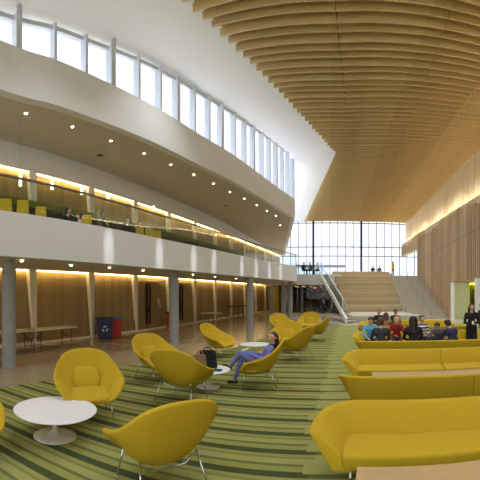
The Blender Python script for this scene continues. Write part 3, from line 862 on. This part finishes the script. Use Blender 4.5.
def person(label, loc, rz, pose, top, bot, hair, hairlen=0, skin='skin', shoe='black', vox=.02, group=None, lean=0., turn=0., tilt=0., coat=False, hand='lap', cat='person', fine=False, scale=1.0, legs='apart'):
    """front is local -Y; loc is the floor (stand) or floor below the seat (sit)"""
    root = thing('person', label, cat, loc, rz, group)
    root.scale = (scale,)*3
    b = Body(); cap = b.cap
    if pose == 'stand' or pose == 'walk':
        hip = Vector((0,0,.93)); k = .26 if pose == 'walk' else .03
        for sx, sg in ((-1,1),(1,-1)):
            h = hip + Vector((.09*sx,0,-.02)); kn = Vector((.1*sx,-.05-k*.5*sg,.50)); an = Vector((.1*sx,.02-k*sg,.10 if sg > 0 or pose=='stand' else .17))
            cap(h, kn, .095,.06, BOT); cap(kn, an, .058,.042, BOT); cap(an+Vector((0,.02,-.055)), an+Vector((0,-.15,-.065)), .042,.035, SHO)
    elif pose == 'sit':
        hip = Vector((0,.0,.56))
        for sx in (-1,1):
            h = hip + Vector((.09*sx,0,-.02)); kn = Vector((.12*sx,-.43,.53)); an = Vector((.12*sx,-.42,.10))
            if legs == 'in': kn = Vector((.1*sx,-.40,.52)); an = Vector((.1*sx,-.24,.10))
            cap(h, kn, .1,.066, BOT); cap(kn, an, .06,.043, BOT); cap(an+Vector((0,.02,-.055)), an+Vector((0,-.15,-.065)), .042,.035, SHO)
    elif pose == 'recline':
        hip = Vector((0,-.0,.49))
        # left leg grounded, right leg crossed above the left knee
        h = hip+Vector((-.09,0,0)); kn = Vector((-.09,-.47,.60)); an = Vector((-.07,-.62,.13))
        cap(h, kn, .105,.068, BOT); cap(kn, an, .062,.046, BOT); cap(an, an+Vector((0,-.02,-.05)), .036,.036, SKN)
        cap(an+Vector((0,.02,-.07)), an+Vector((0,-.16,-.085)), .042,.034, SHO)
        h = hip+Vector((.09,0,.02)); kn = Vector((.04,-.49,.735)); an = Vector((-.12,-.72,.42))
        cap(h, kn, .105,.07, BOT); cap(kn, an, .064,.048, BOT); cap(an, an+Vector((-.01,-.03,-.04)), .034,.034, SKN)
        cap(an+Vector((-.01,-.02,-.06)), an+Vector((-.04,-.17,-.02)), .042,.034, SHO)
    cl, sl = math.cos(lean), math.sin(lean)
    R = Matrix.Rotation(lean, 3, 'X')          # lean > 0 tips forward (towards -Y) 
    def tp(x, y, z): return hip + R @ Vector((x,y,z))
    wide = .19
    cap(tp(-.06,0,0), tp(.06,0,0), .125,.125, BOT)
    cap(tp(-.05,0,.1), tp(.05,0,.1), .12,.12, TOP); cap(tp(0,0,.08), tp(0,.0,.33), .125,.13, TOP)
    cap(tp(-.09,0,.36), tp(.09,0,.36), .115,.115, TOP); cap(tp(-wide+.03,0,.43), tp(wide-.03,0,.43), .07,.07, TOP)
    if coat:
        cap(tp(-.07,0,-.02), tp(-.08,.02,-.42), .13,.13, TOP); cap(tp(.07,0,-.02), tp(.08,.02,-.42), .13,.13, TOP); cap(tp(0,0,-.02), tp(0,.02,-.42), .14,.14, TOP)
    neck0 = tp(0,0,.45); neck1 = tp(0,-.015,.55); cap(neck0, neck1, .056,.05, SKN)
    # head
    Rh = R.copy() if pose != 'recline' else Matrix.Rotation(lean*.35, 3, 'X')
    Rh = Matrix.Rotation(turn, 3, 'Z') @ Matrix.Rotation(tilt, 3, 'X') @ Rh
    hc = neck1 + Vector((0,0,.0)) + Rh @ Vector((0,-.01,.105))
    def hp(x, y, z): return hc + Rh @ Vector((x,y,z))
    cap(hp(0,.012,.03), hp(0,-.005,.028), .093,.09, SKN); cap(hp(0,-.03,-.03), hp(0,-.038,-.075), .068,.042, SKN)
    cap(hp(0,-.088,.01), hp(0,-.108,-.022), .010,.014, SKN)
    for sx in (-1,1): cap(hp(.09*sx,.0,.012), hp(.088*sx,.005,-.02), .016,.012, SKN)
    # arms
    for sx in (-1,1):
        sh = tp((wide+.005)*sx, 0, .42)
        if pose in ('stand','walk'):
            if hand == 'front': el = sh + Vector((.05*sx,.02,-.29)); wr = Vector((.05*sx,-.24,sh.z-.30))
            else:
                sw = .12*sx if pose == 'walk' else 0
                el = sh + Vector((.05*sx,.03+sw,-.29)); wr = el + Vector((0,-.08+sw,-.25))
        elif pose == 'recline':
            if sx < 0: el = sh + Vector((-.08,-.14,-.23)); wr = hip + Vector((-.08,-.33,.24))
            else: el = sh + Vector((.09,-.12,-.23)); wr = hip + Vector((.06,-.36,.26))
        elif hand == 'table': el = sh + Vector((.06*sx,-.14,-.25)); wr = Vector((.10*sx, sh.y-.36, max(.62, sh.z-.34)))
        elif hand == 'face' and sx > 0: el = sh + Vector((.05*sx,-.2,-.2)); wr = hc + Vector((.05,-.10,-.12))
        else: el = sh + Vector((.07*sx,-.05,-.28)); wr = Vector((.09*sx, hip.y-.24, .68))
        arm_m = TOP
        cap(sh, el, .056,.046, TOP); cap(el, wr, .045,.032, TOP)
        dr = (wr-el).normalized(); pal = wr + dr*.05
        sidev = Vector((0,0,1)).cross(dr); sidev = sidev.normalized() if sidev.length > .1 else Vector((1,0,0))
        upv = dr.cross(sidev).normalized()
        for q in (-.022,0,.022): cap(wr+dr*.015+sidev*q*.6, wr+dr*.075+sidev*q, .017,.014, SKN)
        for i, (q, Lf) in enumerate(((-.032,.058),(-.011,.072),(.011,.075),(.031,.064))):
            a0 = wr+dr*.085+sidev*q; k1 = a0+dr*Lf*.5-upv*.008; k2 = k1+dr*Lf*.35-upv*.028
            cap(a0, k1, .0098,.009, SKN); cap(k1, k2, .009,.0075, SKN)
        th0 = wr+dr*.025-sidev*sx*.028; cap(th0, th0+dr*.035-sidev*sx*.022, .013,.011, SKN); cap(th0+dr*.035-sidev*sx*.022, th0+dr*.068-sidev*sx*.022-upv*.012, .011,.008, SKN)
    mb = MB()
    for a, bb, ra, rb, m in b.c: mb.capsule(a, bb, ra, rb, n=14, q=5)
    remesh(mb, 'body', [M[top], M[bot], M[skin], M[shoe]], root, b.c, vox, 2 if fine else 3)
    # hair
    hb = MB(); cs = []
    hb.ell(hp(0,.028,.045), (.103,.108,.098), R=Rh)
    hb.ell(hp(0,.06,-.01), (.09,.065,.085), R=Rh)
    if hairlen > 0:
        z = -.03; 
        for sx in (-1,1): hb.capsule(hp(.075*sx,.045,.03), hp(.09*sx,.07,-.08-hairlen), .045,.04)
        hb.capsule(hp(0,.06,0), hp(0,.09,-.1-hairlen), .08,.065)
    if hairlen < 0: hb.capsule(hp(0,.09,.11), hp(0,.1,.13), .05,.045)
    remesh(hb, 'hair', [M[hair]], root, None, max(.012, vox*.8), 2)
    if fine:
        for sx in (-1,1):
            MB().ell(hp(.033*sx,-.083,.012), (.013,.008,.007), n=10, q=6, R=Rh).build('eye', M['eye'], root, smooth=True)
            MB().capsule(hp(.018*sx,-.089,.034), hp(.048*sx,-.078,.036), .004,.003, n=8, q=2).build('eyebrow', M[hair], root, smooth=True)
        MB().ell(hp(0,-.088,-.048), (.022,.008,.006), n=12, q=6, R=Rh).build('mouth', M['lips'], root, smooth=True)
    return root, b, hc

# woman in scrubs, reclining in her armchair (local -Y towards the left of the picture)
pc = polar(262, 7.9, .012); rzc = math.radians(188) + PI/2
CH_S = 1
rt, bd, hc = person('woman in purple scrubs reclining cross-legged in a mustard armchair', pc, rzc, 'recline', 'scrub', 'scrub', 'hair_dark', .14, vox=.0095, lean=-.5, turn=.95, tilt=.2, fine=True)
# dark scarf / jacket pieces worn
sc_ = MB(); [sc_.capsule(hc+Vector((.09*math.cos(q_),.03+.085*math.sin(q_),-.165)), hc+Vector((.09*math.cos(q_+.8),.03+.085*math.sin(q_+.8),-.165)), .034,.034) for q_ in [k_*.785 for k_ in range(8)]]; sc_.capsule(hc+Vector((.03,-.06,-.19)), hc+Vector((.07,-.16,-.32)), .04,.03)
remesh(sc_, 'jacket', [M['black']], rt, None, .014, 2)
Mx = Matrix.Translation(pc) @ Matrix.Rotation(rzc, 4, 'Z')
q = Mx @ Vector((.0,-.40,.80))
o = tag(MB().box((-.08,-.11,0),(.08,.11,.006)).build('paper_sheet', M['paper'], bevel=.002), 'white sheet of paper in the hands of the woman in purple scrubs', 'paper'); o.location = q; o.rotation_euler = (.35,0,rzc)

def on_sofa(x, D):  # seat point
    return N*D + U*(D*math.tan(az(x)-TH))
S5, S4, S7, S6 = 12.2, 10.12, 16.9, 14.35
cam_rz = -TH; away = PI-TH
def sp_(x, D): v = on_sofa(x, D); return Vector((v.x, v.y, -.02))
person('person in a light blue jacket seated facing us on a mustard sofa', sp_(371, S5-.1), cam_rz, 'sit', 'skyblue', 'charcoal', 'hair_dark', 0, lean=.28, tilt=.2, hand='table')
person('long-haired blond person in a dark red hoodie seated facing us', sp_(396.5, S5-.1), cam_rz, 'sit', 'maroon', 'charcoal', 'hair_blond', .16, lean=.2, tilt=.35, hand='face')
person('short-haired person in a blue and white striped top seated facing us', sp_(421, S5), cam_rz+.3, 'sit', 'stripe', 'charcoal', 'hair_dark', 0, lean=.1)
person('person in grey bent low over the table beside the navy-clad sitter', sp_(439, S5-.35), cam_rz-.3, 'sit', 'greycloth', 'charcoal', 'hair_brown', 0, lean=.75, hand='table')
person('person in a charcoal jacket with brown hair seated with back to us', sp_(381, S4), away+.1, 'sit', 'charcoal', 'charcoal', 'hair_brown', 0, lean=.12, hand='table', scale=1.05)
person('person in black with long dark hair seated with back to us', sp_(413.5, S4), away, 'sit', 'black', 'black', 'hair_dark', .22, lean=.1, hand='table', scale=1.08)
person('person in a navy sweater hunched forward with back to us', sp_(455, S4+.05), away+.45, 'sit', 'navycloth', 'navycloth', 'hair_dark', 0, lean=.5, tilt=.2, hand='table', scale=1.05)
person('dark-clothed person on the farthest sofa, left one of the pair facing us', sp_(379, S7), cam_rz, 'sit', 'black', 'charcoal', 'hair_dark', 0, lean=.1)
person('dark-clothed person on the farthest sofa, right one of the pair facing us', sp_(394.5, S7), cam_rz+.4, 'sit', 'charcoal', 'jeans', 'hair_dark', 0, lean=.15, tilt=.2)
person('brown-haired person with back to us between the two pairs of sitters', sp_(386, S6), away, 'sit', 'tan', 'charcoal', 'hair_brown', .1, lean=.35)
v = on_sofa(365, S6+.1); o = MB().ell((0,0,.14),(.28,.2,.16)).ell((.18,.05,.2),(.14,.14,.14)).build('backpack', M['tan'], smooth=True); o.location = (v.x,v.y,.5)
tag(o, 'tan bag lying on the left end of a mustard sofa before the plinth', 'bag')
v = on_sofa(433.5, 10.95+.25); o = MB().ell((0,0,.1),(.26,.16,.12)).build('black_bag', M['black'], smooth=True); o.location = (v.x,v.y,.49)
tag(o, 'black bag on the table between the black-haired and navy-clad sitters', 'bag')
v = on_sofa(406.5, 15.45); o = MB().ell((0,0,.09),(.17,.12,.1)).build('black_bag', M['black'], smooth=True); o.location = (v.x,v.y,.49)
tag(o, 'small black bag on the table before the farthest sofa', 'bag')
r1 = person('standing woman in a long black coat by the right doorway holding a cup', polar(471.5, 12.3), dirz(0)+.1-.25, 'stand', 'black', 'black', 'hair_dark', .05, coat=True, hand='front', vox=.016, fine=True, scale=1.0)
pcx = polar(471.5, 12.3)
tag(MB().lathe([(.03,0),(.04,.1)], 16).build('paper_cup', M['paper']), 'pale cup held by the standing woman in black', 'cup').location = pcx + Vector((-.09,-.34,1.04))
person('dark-clothed person cut by the picture edge beside the woman in black', polar(482, 14.2), .5, 'stand', 'charcoal', 'charcoal', 'hair_dark', 0, hand='front')
p = polar(323.5, 34.6); rp, _, _ = person('person with a pale backpack walking to the glazed room under the link', p, PI, 'stand', 'black', 'black', 'hair_dark', 0, scale=1.02)
MB().ell((0,.2,1.2),(.16,.12,.22)).build('backpack', M['greycloth'], rp, smooth=True)
p = polar(388.5, 37.6, 3.9); person('person in a yellow top walking down at the head of the stairs', (6.9,37.9,3.84), .6, 'walk', 'yellowcloth', 'charcoal', 'hair_dark', 0, hand='x')
# balcony people (upper floor at 3.98)
FL = 3.6
def bal(x, back): # point behind the balcony edge in this direction
    best = min(EL, key=lambda e: abs(math.atan2(e.x, e.y)-az(x))); r = best.length + back; return polar(x, r, FL)
def bal_person(x, back, lab, **k):
    p = bal(x, back); return person(lab, p, k.pop('rz', .6), 'sit', k.pop('top','black'), 'black', k.pop('hair','hair_dark'), k.pop('hairlen',.2), vox=.022, **k)
def zoff(o, dz): o[0].location.z += dz
o = bal_person(64, 1.7, 'long-haired person in black seated high behind the balcony glass, left of the chatting pair', rz=PI*.6, lean=.2); zoff(o,0)
o = bal_person(80.5, 2.2, 'person with a pale face and white top seated at the balcony table', rz=-PI*.35, top='paper', hairlen=0, skin='skin'); zoff(o,0)
o = bal_person(101, 1.2, 'long-haired person in black at the balcony glass near the oak wall fin', rz=PI*.85, hairlen=.26); zoff(o,0)
o = bal_person(111, 1.5, 'dark-clothed person leaning forward behind the balcony glass', rz=-PI*.4, lean=.6, hairlen=0, top='charcoal'); zoff(o,0)
o = bal_person(128, 1.6, 'dark-haired person low behind the balcony glass between yellow chairs', rz=.6, hairlen=.1); zoff(o,0)
o = bal_person(139.5, 1.6, 'small dark-haired person farthest along the balcony glass', rz=.8, hairlen=0, top='navycloth'); zoff(o,0)
for x, y, lab, tp_ in ((303.5,38.2,'seated person in dark clothes behind the far link railing, next to the balcony end','black'),
                  (310.5,38.2,'seated person in grey behind the far link railing, middle of three','greycloth'),
                  (318,38.4,'seated person in white behind the far link railing, beside the stair head','paper')):
    a = az(x); person(lab, (math.tan(a)*y, y, 4.0), .5*(1 if x < 310 else -1), 'sit', tp_, 'black', 'hair_dark', 0, vox=.03, lean=.15, scale=1.1)
for x, lab, cl_ in ((372.5,'dark seated figure at the window sill above the oak seating, left one','black'),(379,'dark seated figure at the window sill above the oak seating, right one','navycloth')):
    a = az(x); person(lab, (math.tan(a)*40.5, 40.5, 3.98), .2, 'sit', cl_, 'black', 'hair_dark', 0, vox=.035, lean=.35)

# ---------------------------------------------------------------- balcony furniture
def make_stool():
    t = thing('high_chair', '', 'chair')
    MB().box((-.2,-.2,.62),(.2,.2,.66)).build('seat', M['yellow_plastic'], t, bevel=.02)
    MB().hexa([(-.18,.18,.66),(.18,.18,.66),(.18,.2,.66),(-.18,.2,.66)],[(-.15,.25,1.06),(.15,.25,1.06),(.15,.27,1.06),(-.15,.27,1.06)]).build('backrest', M['yellow_plastic'], t, bevel=.012)
    for sx in (-1,1):
        for sy in (-1,1): MB().tube([(.16*sx,.16*sy,.62),(.2*sx,.2*sy,0)], .012, 8).build('leg', M['chrome'], t)
    return t
st0 = make_stool(); f1 = True
ST = [(5,1.1,'yellow high chair behind the balcony glass at the picture edge'),(22,1.0,'yellow high chair behind the balcony glass, second from the picture edge'),
      (40,1.25,'yellow high chair behind the balcony glass just right of the first oak wall fin'),(86,1.3,'yellow high chair between the two long-haired people on the balcony'),
      (103.5,2.0,'yellow high chair partly behind the long-haired person at the fin'),(53,3.0,'yellow high chair set back before the green bench, left of the long-haired person'),
      (139,1.5,'yellow high chair behind the farthest balcony sitter'),(148.5,1.5,'yellow high chair, first past the farthest balcony sitter'),(156.5,1.5,'yellow high chair, last of the balcony row')]
for x, back, lab in ST:
    p = bal(x, back); p.z = FL; rz = az(x)*-1 + PI + .1
    if f1: st0.location = p; st0.rotation_euler.z = rz; st0['label'] = lab; st0['group'] = 'yellow chairs on the balcony'; f1 = False
    else: dup(st0, p, rz, lab, 'yellow chairs on the balcony')
for x, back, w, lab in ((72,1.9,1.1,'small wooden table between the chatting people on the balcony'),(93,1.7,.8,'small wooden table under the second balcony fin')):
    p = bal(x, back); t = thing('cafe_table', lab, 'table', p, .35)
    MB().box((-w/2,-.35,.74),(w/2,.35,.78)).build('table_top', M['wood_table'], t); MB().tube([(0,0,.74),(0,0,.02)], .03).lathe([(.22,0),(.22,.02)], 20).build('leg', M['dark_metal'], t)
mb = MB(); y0b, y1b = 2.0, 30.0
def wq(y, o): return (WX(y)+o, y)
mb.prism([wq(y0b,.15),wq(y1b,.15),wq(y1b,.75),wq(y0b,.75)][::-1], FL, FL+.5); mb.prism([wq(y0b,.12),wq(y1b,.12),wq(y1b,.3),wq(y0b,.3)][::-1], FL+.5, 5.52)
bt = tag(mb.build('bench', M['brown'], bevel=.03), 'long green upholstered bench along the oak wall of the balcony floor', 'bench')
MB().prism([wq(y0b,.11),wq(y1b,.11),wq(y1b,.36),wq(y0b,.36)][::-1], 5.52, 5.78).build('back_cushion', M['green'], bt, bevel=.03)
for x, y0, y1 in ((20.4,174,186),(52,181,189.5),(81.7,187.5,194.5),(108,194,199.5),(153.7,206,210)):
    a = az(x); r = bal(x, 2.6).xy.length
    zt = EYE + (Y0-y0)*r/F; zb = EYE + (Y0-y1)*r/F; p = polar(x, r)
    t = thing('pendant_lamp', 'slim white cylinder pendant lamp hanging over the balcony tables', 'pendant lamp', (p.x,p.y,zb), 0, 'pendant lamps over the balcony')
    MB().lathe([(.05,0),(.05,zt-zb)], 16).build('lamp_shade', M['pend'], t); MB().tube([(0,0,zt-zb),(0,0,7.97-zb)], .002, 6).build('cord', M['grey_metal'], t)

# ---------------------------------------------------------------- along the ground floor oak wall
def fold_table(x, y, rz, L_, label):
    p = at(x, y); t = thing('folding_table', label, 'table', p, rz)
    MB().box((-L_/2,-.38,.70),(L_/2,.38,.74)).build('table_top', M['tulipbase'], t, bevel=.01)
    for sx in (-1,1):
        x0 = sx*(L_/2-.3)
        MB().tube([(x0,-.3,.70),(x0,-.28,.38),(x0+sx*.02,-.33,.0)], .016, 8).tube([(x0,.3,.70),(x0,.28,.38),(x0+sx*.02,.33,.0)], .016, 8).tube([(x0,-.28,.38),(x0,.28,.38)], .014, 8).build('leg', M['blackp'], t)
        MB().tube([(x0,0,.38),(x0-sx*.4,0,.70)], .012, 8).build('brace', M['blackp'], t)
    return t
wd = math.atan2(28.4, 3.25)
def near_wall(x, off):
    tn = math.tan(az(x)); y = (10.75+.1144*9.6-off)/( .1144 - tn) ; return Vector((WX(y)+off, y, 0))
def ft(x, off, L_, lab):
    p = near_wall(x, off); t = fold_table(x, 340, wd, L_, lab); t.location = p; return t
ft(52, .95, 2.1, 'pale folding table against the oak wall, end nearest the blue bin')
ft(14, 1.0, 1.9, 'pale folding table against the oak wall, behind the near concrete column')
p = near_wall(211, 1.3); t = thing('round_table', 'pale round-topped table on splayed legs by the oak wall beyond the second column', 'table', p)
MB().lathe([(.75,.7),(.75,.74)], 40).build('table_top', M['tulipbase'], t)
for k in range(4):
    a = PI/4+k*PI/2; MB().tube([(.35*math.cos(a),.35*math.sin(a),.7),(.5*math.cos(a),.5*math.sin(a),0)], .018, 8).build('leg', M['blackp'], t)
for x, lab in ((233,'dark high table by the oak wall, left of the third column'),(243,'dark high table by the oak wall, close beside the third column')):
    p = near_wall(x, 1.1); t = thing('high_table', lab, 'table', p, wd)
    MB().box((-.8,-.3,1.0),(.8,.3,1.05)).build('table_top', M['brown'], t)
    for sx in (-1,1):
        for sy in (-1,1): MB().tube([(.7*sx,.22*sy,1.0),(.7*sx,.22*sy,0)], .02, 8).build('leg', M['blackp'], t)
def bin_(p, w, h, body, lid, label, logo=False, rz=None):
    t = thing('recycling_bin', label, 'bin', p, math.atan2(p.y,p.x)-PI/2 if rz is None else rz)
    a, b2 = w*.42, w*.5
    MB().hexa([(-a,-a,.05),(a,-a,.05),(a,a,.05),(-a,a,.05)],[(-b2,-b2,h*.9),(b2,-b2,h*.9),(b2,b2,h*.9),(-b2,b2,h*.9)]).build('body', body, t, bevel=.02)
    MB().hexa([(-b2-.03,-b2-.03,h*.9),(b2+.03,-b2-.03,h*.9),(b2+.03,b2+.03,h*.9),(-b2-.03,b2+.03,h*.9)],[(-b2,-b2,h),(b2,-b2,h),(b2,b2,h),(-b2,b2,h)]).build('lid', lid, t, bevel=.015)
    for sx in (-1,1): MB().tube([(sx*a,a,.08),(sx*(a-.06),a,.08)], .08, 14).build('wheel', M['blackp'], t)
    if logo:
        yq = -(w*.46)-.02
        for k in range(3):
            an = PI/2 + k*2*PI/3
            def pt(r_, q): return (r_*math.cos(an+q), yq, h*.48 + r_*math.sin(an+q))
            mb = MB(); v = [pt(.14,-.55), pt(.14,.25), pt(.085,.25), pt(.085,-.55)]; mb.add(v, [(0,1,2,3)])
            mb.add([pt(.17,.25), pt(.112,.75), pt(.055,.25)], [(0,1,2)])
            mb.build('recycling_arrow', M['paper'], t, solid=.004)
    return t
bin_(near_wall(105, .75), .72, 1.0, M['navy'], M['blackp'], 'navy blue recycling bin with a white symbol by the oak wall', True)
bin_(near_wall(116, .75), .56, .95, M['red'], M['blue_sign'], 'red bin with blue top next to the navy bin')
bin_(near_wall(170, .6), .5, 1.0, M['red'], M['blackp'], 'red and black bin half hidden by the second concrete column')
# tall-handled doors
def door(n, x):
    p = near_wall(x, .03); d = struct(MB().prism([wq(p.y-1.15,-.02),wq(p.y+1.15,-.02),wq(p.y+1.15,.04),wq(p.y-1.15,.04)][::-1], .05, 2.75).build('door_%d' % n, M['wallwood']))
    for dy in (-.16,.16):
        q = wq(p.y+dy, .09); MB().box((q[0]-.03,q[1]-.045,.35),(q[0]+.03,q[1]+.045,2.6)).build('door_handle', M['blackp'], d)
    q = wq(p.y,.10); MB().box((q[0]-.03,q[1]-.2,1.0),(q[0]+.03,q[1]+.2,1.16)).box((q[0]-.03,q[1]-.1,1.16),(q[0]+.03,q[1]+.1,1.3)).build('lock_bar', M['blackp'], d)
    q = wq(p.y,.045); MB().box((q[0]-.005,q[1]-.012,.05),(q[0]+.005,q[1]+.012,2.75)).build('gap', M['blackp'], d)
door(1, 147.5); door(2, 180.5)
yaw = math.atan2(28.4,3.25) 
for x, z, s_, bw, lab in ((166.5,1.75,'2',.55,'pale numeral sign on the oak wall just left of the second column'),):
    p = near_wall(x, .03); o = text(s_, bw, M['paper'], None, (p.x+.0,p.y,z), (PI/2,0,yaw), .005, 'numeral_sign'); tag(o, lab, 'sign')
for x, z, w, h, lab in ((158.7,1.62,.26,.34,'upper of two small pale square signs between the tall-handled doors'),(160,1.3,.2,.2,'lower of two small pale square signs between the tall-handled doors')):
    p = near_wall(x, .04); o = MB().box((-.01,-w/2,-h/2),(.01,w/2,h/2)).build('wall_sign', M['tulipbase']); o.location = (p.x,p.y,z); tag(o, lab, 'sign')

# ---------------------------------------------------------------- outside
struct(MB().box((-120,47,-.4),(120,160,-.3)).build('ground', M['steps']))
bg = thing('campus_building', 'pale building with pitched ends seen through the far window', 'building')
mb = MB(); mb.box((-9,75,0),(3.2,82,8.6)); mb.build('wall', M['mull'], bg)
mb = MB()
for zz in (3.5,5.6,7.6): mb.box((-9.05,74.9,zz),(3.25,75,zz+.5))
mb.build('window_band', M['blue_sign'] if False else M['greycloth'], bg)
mb = MB(); mb.hexa([(4,78,0),(9.5,78,0),(9.5,78,6.2),(6.75,78,9.6),(4,78,6.2)][::-1],[(4,84,0),(9.5,84,0),(9.5,84,6.2),(6.75,84,9.6),(4,84,6.2)][::-1]).build('gable', M['mull'], bg)

# ---------------------------------------------------------------- light
w = bpy.data.worlds.new('world'); SC.world = w; w.use_nodes = True
nt = w.node_tree; bgn = nt.nodes['Background']
tc = nt.nodes.new('ShaderNodeTexCoord'); nz = nt.nodes.new('ShaderNodeTexNoise'); nz.inputs['Scale'].default_value = 2
nt.links.new(tc.outputs['Generated'], nz.inputs['Vector'])
nt.links.new(mix(nt, nz.outputs[0], lin((226,236,252)), lin((244,248,255))), bgn.inputs[0])
sx_ = nt.nodes.new('ShaderNodeSeparateXYZ'); nt.links.new(tc.outputs['Generated'], sx_.inputs[0])
mr = nt.nodes.new('ShaderNodeMapRange'); mr.interpolation_type = 'SMOOTHSTEP'      # an overcast sky, brightest overhead
for q_, v_ in ((1,.72),(2,.97),(3,1.15),(4,12.0)): mr.inputs[q_].default_value = v_
nt.links.new(sx_.outputs[2], mr.inputs[0]); nt.links.new(mr.outputs[0], bgn.inputs[1])
def area(name, loc, rot, sx, sy, e, col=(1,1,1)):
    l = bpy.data.lights.new(name, 'AREA'); l.shape = 'RECTANGLE'; l.size = sx; l.size_y = sy; l.energy = e; l.color = col
    o = bpy.data.objects.new(name, l); C.objects.link(o); o.location = loc; o.rotation_euler = rot; o['kind'] = 'helper'; return o

# fill lamps added between the ceiling baffles to brighten the hall, and narrow ceiling spots on the balcony front
for yy in (6,11,16,21,26,31,36,41):
    for xx in ((-4.5,.8,5.6) if yy < 15 else (2.2,5.2,8.2)):
        l = bpy.data.lights.new('fill_spot', 'SPOT'); l.energy = 420; l.spot_size = math.radians(110); l.spot_blend = .8; l.shadow_soft_size = .06; l.color = (.94,.97,1)
        o = bpy.data.objects.new('fill_spot', l); C.objects.link(o); o['kind'] = 'helper'
        yk = 11.5+.4555*round((yy-11.5)/.4555)+.29; o.location = (xx, yk, 11.48+rise(xx,yk))
for x in (112,158,192,217.6,239,255.5,269,281):
    e_ = min(EL, key=lambda e: abs(math.atan2(e.x, e.y)-az(x))); tgt = Vector((e_.x, e_.y, 3.45)); i_ = EL.index(e_)
    t_ = (EL[min(i_+1,len(EL)-1)]-EL[i_-1]).normalized(); src = Vector((e_.x+t_.y*2.6, e_.y-t_.x*2.6, 11.2))
    l = bpy.data.lights.new('fascia_spot', 'SPOT'); l.energy = 2600; l.spot_size = math.radians(4.5); l.spot_blend = 1; l.shadow_soft_size = .05; l.color = (1,1,1)
    o = bpy.data.objects.new('fascia_spot', l); C.objects.link(o); o.location = src; o.rotation_euler = (tgt-src).to_track_quat('-Z','Y').to_euler(); o['kind'] = 'helper'

# ---------------------------------------------------------------- camera: cylindrical panorama
cd = bpy.data.cameras.new('camera'); cam = bpy.data.objects.new('camera', cd); C.objects.link(cam)
cam.location = (0,0,EYE); cam.rotation_euler = (PI/2,0,0); cd.clip_start = .05; cd.clip_end = 400
cd.type = 'PANO'; cd.panorama_type = 'CENTRAL_CYLINDRICAL'
cd.central_cylindrical_radius = 1.0
cd.central_cylindrical_range_u_min = (0-X0)/F; cd.central_cylindrical_range_u_max = (480-X0)/F
cd.central_cylindrical_range_v_min = (Y0-480)/F; cd.central_cylindrical_range_v_max = Y0/F
SC.camera = cam
vs = SC.view_settings; vs.view_transform = 'Standard'; vs.look = 'None'; vs.gamma = 1; vs.use_curve_mapping = False
vs.exposure = 0.56
SC.cycles.use_denoising = True
SC.cycles.max_bounces = 10; SC.cycles.diffuse_bounces = 6; SC.cycles.transparent_max_bounces = 16
SC.cycles.sample_clamp_indirect = 8
